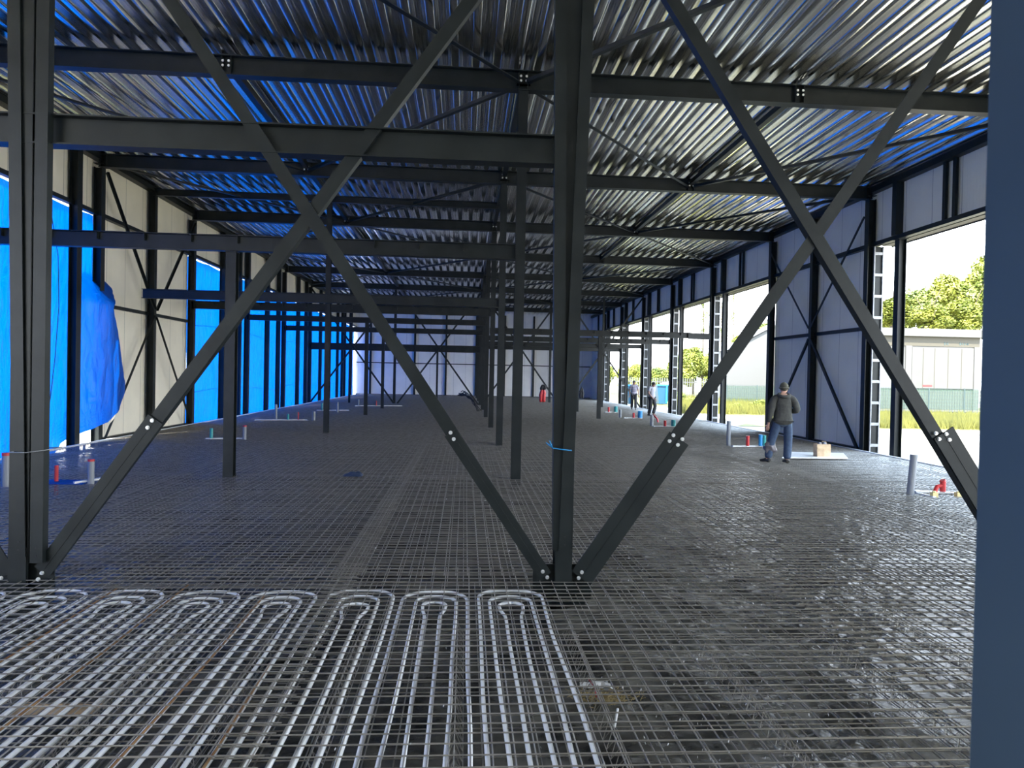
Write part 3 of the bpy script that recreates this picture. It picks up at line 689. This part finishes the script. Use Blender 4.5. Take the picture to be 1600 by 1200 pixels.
# litter seen through the mesh
def litter(name, pxpy, z, size, m, lab, cat, seed=0):
    p = onZ(*pxpy, z); b = MB(); rng = random.Random(seed); n = 6
    for j in range(n+1):
        for i in range(n+1):
            b.v.append((p.x+(i/n-.5)*size[0]+rng.uniform(-.01, .01), p.y+(j/n-.5)*size[1]+rng.uniform(-.01, .01), z+rng.uniform(0, .025)))
    b.f = [(j*(n+1)+i, j*(n+1)+i+1, (j+1)*(n+1)+i+1, (j+1)*(n+1)+i) for j in range(n) for i in range(n)]
    return tag(b.build(name, m), lab, cat)
litter('paper_scrap', (930, 1072), -.16, (.2, .09), 'board', 'white paper scrap under the mesh right of the heating pipes', 'paper', 1)
litter('cardboard_scrap', (85, 1112), -.16, (.5, .16), 'paper', 'brownish scrap with white marks under the mesh at lower left', 'cardboard', 2)
b = MB(); rng = random.Random(5); c = onZ(945, 1092, -.18)
for i in range(260):
    x, y = c.x+rng.gauss(0, .10), c.y+rng.gauss(0, .05); a = rng.uniform(0, 3.14); l = rng.uniform(.03, .08)
    b.tube([(x, y, -.185+rng.uniform(0, .03)), (x+l*math.cos(a), y+l*math.sin(a), -.185+rng.uniform(0, .03))], .002, 4)
tag(b.build('straw', 'straw'), 'patch of yellow straw under the mesh right of the pipes', 'straw', kind='stuff')
p, q = onZ(920, 1062, -.08), onZ(932, 1090, -.12); b = MB(); b.tube([p, (p+q)/2+Vector((.01, 0, .01)), q], .004, 6); tag(b.build('red_wire', 'red', smooth=True), 'short red wire on the white scrap under the mesh', 'wire')
p, q = onZ(965, 1108, -.1), onZ(960, 1136, -.12); b = MB(); b.tube([p, q], .008, 8); tag(b.build('pipe_offcut', 'pipe', smooth=True), 'short white pipe offcut below the straw patch', 'pipe')
b = MB(); rng = random.Random(9)
for i in range(650):
    y = 3.2+rng.random()**1.5*12; x = rng.uniform(.9, min(7, .68*y-.2)) if rng.random() < .85 else rng.uniform(-3, 1); 
    s = rng.uniform(.004, .012)*max(.6, y/6); z = rng.choice([.012, -.2, -.2]); a = rng.uniform(0, 3.1)
    dx, dy = s*math.cos(a), s*math.sin(a)
    b.add([(x, y, z), (x+dx, y+dy, z+.01), (x+dx-dy*.5, y+dy+dx*.5, z+.012), (x-dy*.6, y+dx*.6, z+.004), (x, y, z-.003), (x+dx, y+dy, z+.007)], [(0, 1, 2, 3), (4, 5, 1, 0)])
tag(b.build('foam_crumbs', 'board'), 'white crumbs scattered over the right half of the mesh', 'debris', kind='stuff')

# ------------------------------------------------------------------ people
def skin(name, V, E, m, parent=None, sub=2, mw=None):
    me = bpy.data.meshes.new(name); me.from_pydata([v[0] for v in V], E, []); o = bpy.data.objects.new(name, me); COL.objects.link(o)
    md = o.modifiers.new('s', 'SKIN'); md.use_smooth_shade = True
    for i, v in enumerate(V):
        r = v[1]; me.skin_vertices[0].data[i].radius = r if isinstance(r, tuple) else (r, r)
        me.skin_vertices[0].data[i].use_root = (i == 0)
    sb = o.modifiers.new('u', 'SUBSURF'); sb.levels = sub; sb.render_levels = sub
    dg = bpy.context.evaluated_depsgraph_get(); nm = bpy.data.meshes.new_from_object(o.evaluated_get(dg))
    o.modifiers.clear(); o.data = nm; bpy.data.meshes.remove(me)
    nm.materials.clear(); nm.materials.append(M[m]); nm.polygons.foreach_set('use_smooth', [True]*len(nm.polygons))
    if parent: o.parent = parent
    return o
def person(loc, rz, H, J, lab, top, legs, skinm, headm, hat=None, sc=1):
    """J: joints in metres for a 1.75 m figure facing -Y, x to its left"""
    s = H/1.75
    V = []; E = []; idx = {}
    def a(n, p, r, par=None):
        idx[n] = len(V); V.append((tuple(Vector(p)*s), r*s if not isinstance(r, tuple) else (r[0]*s, r[1]*s)))
        if par: E.append((idx[par], idx[n]))
    a('pel', J['pel'], (.13, .10)); a('wst', J['wst'], (.125, .095), 'pel'); a('chs', J['chs'], (.155, .11), 'wst'); a('nkb', J['nkb'], (.075, .07), 'chs'); a('nk', J['nk'], (.055, .055), 'nkb')
    hd = Vector(J['hd']); a('jaw', hd+Vector((0, -.01, -.06)), (.065, .07), 'nk'); a('hd', hd+Vector((0, 0, .02)), (.078, .095), 'jaw'); a('crn', hd+Vector((0, .005, .09)), (.06, .075), 'hd')
    a('nose', hd+Vector((0, -.105, -.01)), .014, 'hd')
    for sd in ('l', 'r'):
        sg = 1 if sd == 'l' else -1
        a('ear'+sd, hd+Vector((sg*.085, .005, 0)), .018, 'hd')
        a('sh'+sd, J['sh'+sd], .062, 'nkb'); a('el'+sd, J['el'+sd], .043, 'sh'+sd); a('wr'+sd, J['wr'+sd], .028, 'el'+sd)
        w = Vector(J['wr'+sd]); d = (w-Vector(J['el'+sd])).normalized(); side = d.cross(Vector((0, 0, 1))) if abs(d.z) < .8 else Vector((0, 1, 0)).cross(d); side.normalize()
        a('pm'+sd, w+d*.06, (.036, .02), 'wr'+sd)
        for fi, (o_, l) in enumerate(((-.03, .075), (-.01, .085), (.01, .08), (.03, .065))):
            q = w+d*.09+side*o_; a('f%d%s' % (fi, sd), q, .0095, 'pm'+sd); a('g%d%s' % (fi, sd), q+d*l*.5+Vector((0, -.01, 0)), .009, 'f%d%s' % (fi, sd)); a('h%d%s' % (fi, sd), q+d*l+Vector((0, -.03, 0)), .0075, 'g%d%s' % (fi, sd))
        a('t%s' % sd, w+d*.05+side*-.045+Vector((0, -.02, 0)), .011, 'pm'+sd); a('u%s' % sd, w+d*.085+side*-.06+Vector((0, -.035, 0)), .009, 't'+sd)
        a('hp'+sd, J['hp'+sd], .085, 'pel'); a('kn'+sd, J['kn'+sd], .055, 'hp'+sd); a('an'+sd, J['an'+sd], .038, 'kn'+sd); a('to'+sd, J['to'+sd], (.04, .025), 'an'+sd)
    o = skin('person', V, E, skinm); o.location = loc; o.rotation_euler = (0, 0, rz); tag(o, lab, 'person')
    def S(v): return tuple(Vector(v)*s)
    def L(a_, b_, t): return Vector(a_)*(1-t)+Vector(b_)*t
    bk = 1.14 if top[1] == 'long' else 1
    tops = [(S(J['wst']), (.175*bk*s, .13*bk*s)), (S(Vector(J['pel'])+Vector((0, 0, -.13 if top[1] == 'long' else -.05))), (.20*bk*s, .155*bk*s)), (S(J['chs']), (.19*bk*s, .14*bk*s)), (S(J['nkb']), (.085*s, .08*s))]
    te = [(0, 1), (0, 2), (2, 3)]
    if top[1] == 'long':
        tops[1] = (S(Vector(J['pel'])+Vector((0, 0, .0))), (.205*s, .155*s)); te.append((1, 4)); tops.append((S(Vector(J['pel'])+Vector((0, 0, -.13))), (.215*s, .165*s)))
    sl = 1.0 if top[1] == 'long' else .45
    for sd in ('l', 'r'):
        k = len(tops); tops.append((S(J['sh'+sd]), .09*bk*s)); te.append((3, k))
        if sl == 1: tops.append((S(J['el'+sd]), .082*s)); te.append((k, k+1)); tops.append((S(L(J['el'+sd], J['wr'+sd], .93)), .045*s)); te.append((k+1, k+2))
        else: tops.append((S(L(J['sh'+sd], J['el'+sd], .75)), .068*s)); te.append((k, k+1))
    skin('jacket' if sl == 1 else 'shirt', tops, te, top[0], o)
    lg = [(S(J['pel']), (.135*s, .11*s))]; le = []
    for sd in ('l', 'r'):
        k = len(lg); lg += [(S(J['hp'+sd]), .112*s), (S(J['kn'+sd]), .094*s), (S(L(J['kn'+sd], J['an'+sd], 1.0)), .088*s)]; le += [(0, k), (k, k+1), (k+1, k+2)]
    skin('trousers', lg, le, legs, o)
    for sd in ('l', 'r'):
        A_, T_ = Vector(J['an'+sd]), Vector(J['to'+sd]); d = (T_-A_); d.z = 0; d.normalize()
        skin('shoe', [(S((A_.x, A_.y, .075)), .052*s), (S(Vector((A_.x, A_.y, .04))-d*.06), .042*s), (S(Vector((A_.x, A_.y, .045))+d*.1), (.045*s, .04*s)), (S(Vector((A_.x, A_.y, .035))+d*.19), (.045*s, .03*s))], [(0, 1), (0, 2), (2, 3)], 'shoe', o)
    b = MB(); hc = Vector(S(J['hd'])); b.ball(hc+Vector((0, .012, .045))*s, .098*s, 8, (.95, 1.15, 1.08 if hat else .9)); h_ = b.build('knitted_cap' if hat else 'hair', headm, o, smooth=True)
    if hat:
        b = MB(); b.tube([hc+Vector((.094*math.cos(t), .012+.112*math.sin(t), .02))*s for t in np.linspace(0, 2*math.pi, 17)], .018*s, 6); b.build('cap_brim', headm, o, smooth=True)
        b = MB(); b.tube([Vector(S(J['nkb']))+Vector((.11*math.cos(t), .06+.10*math.sin(t), .03-.03*math.sin(t)))*s for t in np.linspace(0, 2*math.pi, 17)], .038*s, 8); b.build('hood', top[0], o, smooth=True)
    else:
        b = MB(); b.ball(hc+Vector((0, .045, -.01))*s, .075*s, 6, (1.05, .9, 1.1)); b.build('hair', headm, o, smooth=True)
    for sg in (-1, 1):
        b = MB(); b.ball(hc+Vector((sg*.032, -.098, .02))*s, .011*s, 5); b.build('eye', 'hair', o, smooth=True)
    return o
base = dict(pel=(0, 0, .95), wst=(0, 0, 1.08), chs=(0, 0, 1.3), nkb=(0, 0, 1.45), nk=(0, -.01, 1.52), hd=(0, -.02, 1.61),
            shl=(.18, 0, 1.41), shr=(-.18, 0, 1.41), ell=(.25, .02, 1.13), elr=(-.25, .02, 1.13), wrl=(.27, -.06, .88), wrr=(-.27, -.06, .88),
            hpl=(.1, 0, .88), hpr=(-.1, 0, .88), knl=(.11, -.02, .48), knr=(-.11, -.02, .48), anl=(.12, .02, .08), anr=(-.12, .02, .08), tol=(.13, -.14, .03), tor=(-.13, -.14, .03))
# person one: seen from behind, facing away, legs apart, right forearm raised in front
j = dict(base); j.update(pel=(0, 0, .93), shl=(.2, .01, 1.40), shr=(-.2, .01, 1.40), hd=(-.02, -.05, 1.62), nk=(0, -.02, 1.52),
         ell=(.27, .06, 1.13), wrl=(.30, .02, .86), elr=(-.30, .05, 1.15), wrr=(-.14, -.22, 1.13),
         hpl=(.11, 0, .87), hpr=(-.11, 0, .87), knl=(.22, -.05, .47), anl=(.29, -.02, .08), tol=(.40, -.13, .03), knr=(-.13, -.03, .47), anr=(-.10, .03, .08), tor=(-.08, -.12, .03))
f1 = onZ(1218, 723, .01); f1 = Vector((f1.x, f1.y, .0))
person((f1.x+.05, f1.y, 0), math.radians(180-12), 1.80, j, 'person in dark hoodie, knitted cap and jeans standing with back to the camera', ('hoodie', 'long'), 'jeans', 'skin', 'cap', hat=True)
b = MB(); p = onY(1203, 686, f1.y+.1); rng = random.Random(2)
b.ball((p.x, p.y, .36), .15, 14, (.95, .7, 1.25)); b.v = [(x+noise.noise(Vector((x*9, y*9, z*9)))*.07, y+noise.noise(Vector((x*12, z*12, 4)))*.05, z+noise.noise(Vector((x*8, z*8, 1)))*.06) for x, y, z in b.v]
b.tube([(p.x, p.y, .48), (p.x+.05, p.y, .62), (p.x+.08, p.y, .80)], .012, 6)
tag(b.build('plastic_bag', mat('grey_bag', (.10, .09, .10), .4), smooth=True), 'crumpled greyish bag hanging from the left hand of the hooded person', 'bag')
# person two: white shirt, walking, looking down
j = dict(base); j.update(hd=(0, -.10, 1.58), nk=(0, -.05, 1.50), knl=(.08, -.16, .50), anl=(-.02, -.12, .12), tol=(-.02, -.3, .05), knr=(-.08, .0, .48), anr=(-.04, .16, .09), tor=(-.05, .02, .03), ell=(.25, .08, 1.14), wrl=(.28, .02, .90), elr=(-.27, 0, 1.15), wrr=(-.22, -.18, .97))
f2 = onZ(1018, 650, 0)
person((f2.x, f2.y, .0), math.radians(35), 1.70, j, 'person in pale shirt and dark trousers walking near the open side, looking down', ('whiteshirt', 'short'), 'black', 'skin_dark', 'hair')
f3 = onZ(990, 640, 0); M['stripe'] = mat('grey_striped_cloth', (.10, .09, .12), .9, 0, (.34, .32, .36), 16, (.01, .01, 1), ramp=(.48, .52))
j = dict(base); j.update(knl=(.1, -.14, .49), anl=(.1, -.18, .08), tol=(.1, -.35, .03), knr=(-.1, .02, .47), anr=(-.1, .2, .1), tor=(-.1, .08, .03))
person((f3.x, f3.y, 0), math.radians(-10), 1.70, j, 'farther person in grey striped shirt walking by the open side', ('stripe', 'short'), 'black', 'skin_dark', 'hair')

# red jacket and bags hanging on the far braces
def hang(px, y0, y1, Y, w, m, name, lab, cat):
    a, c = onY(px, y0, Y), onY(px, y1, Y); b = MB(); n = 8; rng = random.Random(px)
    h = a.z-c.z; pts = [(a.x+rng.uniform(-.02, .02), Y, a.z-h*t) for t in np.linspace(0, 1, n)]
    rr = [w*v for v in (.25, .6, .85, 1, 1.05, 1, .95, .8)]
    for dx in (-w*.55, w*.55): b.tube([(x+dx*min(1, i/3), y, z) for i, (x, y, z) in enumerate(pts)], [r*.65 for r in rr], 8)
    return tag(b.build(name, m, smooth=True), lab, cat)
hang(848, 604, 628, YK(6)-.25, .17, 'red', 'red_jacket', 'red jacket hanging on the thin brace in front of the back wall', 'jacket')
hang(849, 601, 609, YK(6)-.38, .16, 'black', 'dark_jacket', 'black garment hung over the red jacket on the far brace', 'jacket')
hang(909, 604, 622, YK(6)-.2, .12, 'black', 'hanging_bag', 'dark bag hanging on the far brace right of the middle column', 'bag')

# ------------------------------------------------------------------ outside: white cabin, barn, fences, skip
def rb(x0, x1, y0, y1, z0, z1, m, name, par, off=0): b = MB(); b.box((x0, y0, z0), (x1, y1, z1)); return b.build(name, m, par)
Yk = 52.0
def cx(px, py=600): return onY(px, py, Yk).x
def cz(px, py): return onY(px, py, Yk).z
e = empty('portable_cabin', (0, 0, 0), 'white site cabin with flat roof behind the green screened fence', 'cabin')
x0, x1 = cx(1345), cx(1529); zt = cz(1450, 526)
b = MB(); b.box((x0, Yk, -.3), (x1, Yk+6, zt)); b.build('cabin_wall', 'cabin', e)
rb(x0-.4, x1+.25, Yk-.35, Yk+6.3, zt, cz(1450, 514), 'cabin', 'roof', e)
rb(x0, x1+.01, Yk-.04, Yk, cz(1450, 541), zt, 'cabin_beige', 'fascia_band', e)
rb(cx(1423), cx(1519), Yk-.09, Yk-.03, cz(1450, 607), cz(1450, 543), 'cabin', 'sliding_door', e)
for px in (1440, 1458, 1479, 1500): rb(cx(px), cx(px)+.03, Yk-.11, Yk-.09, cz(1450, 607), cz(1450, 544), 'cabin_beige', 'door_joint', e)
rb(cx(1413), cx(1422), Yk-.12, Yk, -.3, cz(1450, 541), 'cabin_white', 'door_frame', e); rb(cx(1520), cx(1528), Yk-.12, Yk, -.3, cz(1450, 541), 'cabin_white', 'door_frame', e)
rb(cx(1370), cx(1412), Yk-.06, Yk, cz(1400, 607), cz(1400, 543), 'cabin_white', 'wall_panel', e)
# small marks on the fascia
z = cz(1480, 537); b = MB()
for (px, w, h) in ((1473, .08, .22), (1476, .05, .12), (1478, .06, .22), (1497, .1, .2), (1500, .12, .1), (1504, .08, .18), (1507, .16, .08), (1509, .1, .14)): 
    x = cx(px); b.box((x, Yk-.055, z-h/2), (x+w, Yk-.04, z+h/2))
    if px in (1478, 1509): b.build('fascia_mark', 'fence_dark', e); b = MB()
b = MB(); b.box((cx(1441), Yk-.11, cz(1450, 604)), (cx(1455), Yk-.09, cz(1450, 601.5))); tag(b.build('red_sign_board', 'red'), 'thin red strip leaning at the cabin door above the fence', 'board')
# barn
Yb_ = 61.0; e = empty('white_barn', (0, 0, 0), 'plain white gabled shed seen through the opening left of the hooded person', 'shed')
p = onY(1137, 548, Yb_); q = onY(1199, 516, Yb_); sl = (q.z-p.z)/(q.x-p.x); xr = p.x+7.2; zr = p.z+sl*7.2
b = MB(); P0 = [(p.x, -.3), (p.x+14.4, -.3), (p.x+14.4, p.z), (xr, zr), (p.x, p.z)]
b.add([(x, Yb_, z) for x, z in P0]+[(x, Yb_+2.2, z) for x, z in P0], [(0, 1, 2, 3, 4), (9, 8, 7, 6, 5), (0, 4, 9, 5), (1, 6, 7, 2)]); b.build('shed_wall', 'cabin_white', e)
b = MB(); b.add([(p.x-.2, Yb_-.2, p.z), (xr, Yb_-.2, zr+.1), (xr, Yb_+2.4, zr+.1), (p.x-.2, Yb_+2.4, p.z), (p.x+14.6, Yb_-.2, p.z), (p.x+14.6, Yb_+2.4, p.z)], [(0, 1, 2, 3), (1, 4, 5, 2)]); b.build('roof', 'cabin_white', e)
# blue skips
for i, (xa, xb) in enumerate(((980, 991), (1027, 1046))):
    A, B = onZ(xa, 632, -.35), onZ(xb, 632, -.35); t = onY(xb, 602, A.y).z
    b = MB(); w = B.x-A.x
    b.add([(A.x+.15, A.y, -.3), (B.x-.35, A.y, -.3), (B.x, A.y-.2, t), (A.x-.1, A.y-.2, t), (A.x+.15, A.y+1.6, -.3), (B.x-.35, A.y+1.6, -.3), (B.x, A.y+1.8, t), (A.x-.1, A.y+1.8, t)], [(0, 1, 2, 3), (1, 5, 6, 2), (5, 4, 7, 6), (4, 0, 3, 7), (0, 4, 5, 1)])
    o = tag(b.build('waste_container', 'skyblue'), ('light blue container behind the person in the striped shirt', 'light blue container with sloping end right of the white shirted person')[i], 'container')
    q = MB(); q.bar((A.x-.1, A.y-.22, t), (B.x, A.y-.22, t), .1, .12); q.bar(((A.x*.4+B.x*.6), A.y-.2, -.2), ((A.x*.4+B.x*.6), A.y-.24, t), .1, .08, (0, 1, 0)); q.build('rim', 'blue', o)
# fences
def meshfence(xa, xb, Y, pyt, lab, screen=None):
    z1 = onY((xa+xb)/2, pyt, Y).z; X0, X1 = onY(xa, 600, Y).x, onY(xb, 600, Y).x
    e = empty('mesh_fence', (X0, Y, -.36), lab, 'fence'); n = int((X1-X0)/2.5)+1
    for i in range(n+1):
        b = MB(); x = i*2.5; b.tube([(x, 0, 0), (x, 0, z1+.38)], .04, 8); b.build('fence_post', 'fence_dark', e)
    b = MB()
    for i in range(int(n*2.5/.18)): b.box((i*.18, -.006, .1), (i*.18+.016, .006, z1+.34))
    for j in range(9): b.box((0, -.008, .1+j*(z1+.24)/8), (n*2.5, .008, .12+j*(z1+.24)/8))
    b.build('wire_panel', 'fence_dark', e)
    if screen: b = MB(); b.add([(0, .03, .45), (n*2.5, .03, .45), (n*2.5, .03, z1+.3), (0, .03, z1+.3)], [(0, 1, 2, 3)]); b.build('screen_cloth', screen, e)
def screenmat():
    m = bpy.data.materials.new('green_screen_cloth'); m.use_nodes = True; n = m.node_tree; b = n.nodes['Principled BSDF']; b.inputs['Base Color'].default_value = (.014, .055, .028, 1)
    t = n.nodes.new('ShaderNodeBsdfTransparent'); mx = n.nodes.new('ShaderNodeMixShader'); mx.inputs[0].default_value = .5
    n.links.new(t.outputs[0], mx.inputs[1]); n.links.new(b.outputs[0], mx.inputs[2]); n.links.new(mx.outputs[0], n.nodes['Material Output'].inputs[0]); return m
M['screen'] = screenmat()
meshfence(1340, 1560, 46.0, 606.5, 'dark wire fence with green screen cloth in front of the white cabin', 'screen')
meshfence(1136, 1215, 56.0, 602, 'dark wire fence in front of the white shed', 'screen')
Xa, Xb = onY(955, 600, 72).x, onY(1135, 600, 72).x; e = empty('picket_fence', (Xa, 72, -.36), 'pale picket fence under the trees beyond the open side', 'fence')
b = MB(); x = 0
while x < Xb-Xa: b.box((x, -.02, .1), (x+.09, .02, 2.25)); x += .24
b.build('picket_panel', 'fence_white', e)
b = MB(); b.box((0, .02, .5), (Xb-Xa, .06, .6)); b.box((0, .02, 1.8), (Xb-Xa, .06, 1.9)); b.build('rail', 'fence_white', e)

# ------------------------------------------------------------------ plants
def crown(nleaf, seed, leaf=.16, blobs=10, rx=2.2, rz=2.6, m='leaf'):
    rng = random.Random(seed); b = MB(); bl = []
    for i in range(blobs):
        a = rng.uniform(0, 6.28); r = rng.uniform(0, .62); z = rng.uniform(-.75, .8)
        bl.append((r*rx*math.cos(a)*(1-.4*max(0, z)), r*rx*math.sin(a)*(1-.4*max(0, z)), z*rz*.75, rng.uniform(.33, .52)*rx))
    for i in range(nleaf):
        c = rng.choice(bl); v = Vector((rng.gauss(0, 1), rng.gauss(0, 1), rng.gauss(0, 1))).normalized()*c[3]*rng.uniform(.72, 1.08)
        p_ = Vector(c[:3])+v; d1 = Vector((rng.gauss(0, 1), rng.gauss(0, 1), rng.gauss(0, .6))).normalized(); d2 = d1.cross(v.normalized()+Vector((.1, .2, .9))).normalized(); s = leaf*rng.uniform(.6, 1.3)
        b.add([p_-d1*s*.5, p_+d2*s*.28, p_+d1*s*.5, p_-d2*s*.28], [(0, 1, 2, 3)])
    return b
CR = [crown(14000, 1, .27), crown(14000, 2, .27), crown(10000, 3, .25, 9)]
TP = []
for i, c in enumerate(CR):
    o = c.build('foliage', 'leaf' if i != 1 else 'leaf2'); t = MB()
    t.tube([(0, 0, -6.2), (.05, 0, -3), (0, .1, 0), (.1, 0, 1.6)], [.2, .16, .1, .03], 8)
    for a in range(6): t.tube([(0, 0, -1.5+.4*a), (1.1*math.cos(a*2.2), 1.1*math.sin(a*2.2), -.4+.5*a)], [.06, .02], 6)
    u = t.build('trunk', 'bark', smooth=True); TP.append((o, u))
used = [False]*3
def tree(px, pytop, pybot, Y, wpx, kind, lab, name='tree', cat='tree', full=True):
    top, bot = onY(px, pytop, Y), onY(px, pybot, Y); rz_ = (top.z-bot.z)/2; w = wpx*Y/F/2
    e = empty(name, (top.x, Y, -.36), lab, cat, 'trees and bushes outside')
    o, u = TP[kind]
    if used[kind]: o, u = o.copy(), u.copy(); COL.objects.link(o); COL.objects.link(u)
    used[kind] = True
    o.parent = e; u.parent = e; zc = (top.z+bot.z)/2+.36; s = (w/2.3, w/2.3, rz_/2.9)
    o.location = (0, 0, zc); o.scale = s; o.rotation_euler = (0, 0, random.uniform(0, 6)); u.location = (0, 0, zc); u.scale = (s[0], s[1], max(.05, zc/6.2))
    return e
tr = [(1395, 456, 520, 72, 90, 0), (1440, 432, 530, 76, 90, 1), (1490, 414, 540, 74, 100, 0), (1545, 386, 540, 76, 110, 2), (1455, 470, 530, 70, 90, 2), (1520, 455, 540, 70, 90, 0), (1372, 478, 530, 78, 60, 1), (1600, 380, 520, 80, 130, 0),
      (1195, 492, 560, 80, 60, 1), (1150, 512, 614, 82, 50, 0), (1085, 532, 614, 80, 62, 0), (1108, 545, 614, 84, 50, 2), (1060, 545, 614, 85, 50, 0), (1030, 563, 614, 88, 45, 1), (1000, 562, 614, 90, 45, 0), (975, 566, 614, 92, 45, 2), (950, 566, 613, 95, 40, 0), (925, 566, 613, 98, 40, 1)]
TL = ['yellow green tree rising behind the left end of the white cabin', 'bushy tree above the middle left of the white cabin roof', 'tall yellow green tree above the cabin door', 'highest tree at the right edge beside the blurred column', 'lower tree directly over the cabin roof, middle', 'lower tree over the right part of the cabin roof', 'small tree seen between battened upright and jamb post', 'tree mostly hidden behind the blurred column',
      'tree above the white shed roof', 'tree left of the white shed beside a jamb post', 'broad yellow green tree behind the picket fence, largest there', 'tree to the right of the broad one behind the picket fence', 'tree left of the broad one behind the picket fence', 'low round tree above the white shirted person', 'low tree between the two walking persons', 'low tree above the striped shirt', 'low tree far down the open side', 'farthest low tree at the end of the open side']
for a, l in zip(tr, TL): tree(*a, l)
# sparse tall birches: few leaves on upright branches
def birch(px, pyt, Y, lab):
    top = onY(px, pyt, Y); rng = random.Random(px); e = empty('birch_tree', (top.x, Y, -.36), lab, 'tree', 'trees and bushes outside'); H = top.z+.36
    t = MB(); l = MB(); t.tube([(0, 0, 0), (.1, 0, H*.5), (0, 0, H)], [.14, .09, .02], 6)
    for i in range(28):
        z = H*rng.uniform(.35, .97); a = rng.uniform(0, 6.28); r = rng.uniform(.5, 1.3)*(1.1-z/H)*1.6; t.tube([(0, 0, z), (r*math.cos(a), r*math.sin(a), z+r*.9)], [.03, .01], 4)
        for k in range(34):
            q = rng.random()*1.1; s = rng.uniform(.06, .14); x, y_, zz = r*q*math.cos(a)+rng.gauss(0, .16), r*q*math.sin(a)+rng.gauss(0, .16), z+r*.9*q+rng.gauss(0, .2)
            l.add([(x, y_, zz), (x+s, y_+s*.4, zz+s*.3), (x+s*.7, y_, zz+s), (x-s*.2, y_-s*.3, zz+s*.6)], [(0, 1, 2, 3)])
    t.build('trunk', 'bark', e); l.build('foliage', 'leaf2', e)
birch(1100, 432, 84, 'tall sparse birch left of the blurred jamb, above the broad tree'); birch(1147, 425, 88, 'tall thin birch just left of the big brace'); birch(1128, 470, 90, 'shorter thin birch between the two tall ones')
bs = [(1185, 621, 652, 48, 44, 0, 'bright yellow green bush in front of the white shed fence, right one'), (1150, 628, 650, 48, 36, 2, 'yellow green bush in front of the white shed fence, left one'), (1085, 618, 648, 58, 50, 0, 'yellow bush seen through the opening left of the big brace'), (1060, 606, 640, 62, 34, 1, 'tall weeds right of the light blue container')]
for px, a, c, Y, w, k, lab in bs: tree(px, a, c, Y, w, k, lab, 'bush', 'bush')
# grass strips
b = MB(); rng = random.Random(11)
def blades(n, xf, yf, h):
    for i in range(n):
        y = rng.uniform(*yf); x = xf(y); hh = h*rng.uniform(.4, 1.2); w = .035; a = rng.uniform(-.4, .4)
        b.add([(x-w, y, -.36), (x+w, y+.02, -.36), (x+a*hh, y, -.36+hh)], [(0, 1, 2)])
blades(16000, lambda y: rng.uniform(y*.44, y*.8), (33, 45.7), .5)
blades(9000, lambda y: rng.uniform(y*.30, y*.46), (44, 70), .7)
tag(b.build('tall_grass', 'grass'), 'yellow green grass growing outside beyond the sandy strip', 'grass', kind='stuff')
b = MB(); b.add([(13, 33, -.345), (42, 32, -.345), (60, 120, -.345), (14, 120, -.345), (14, 62, -.345), (17, 40, -.345)], [(0, 1, 2, 3, 4, 5)]); struct(b, 'ground_verge', 'grass', 'grassy verge outside')
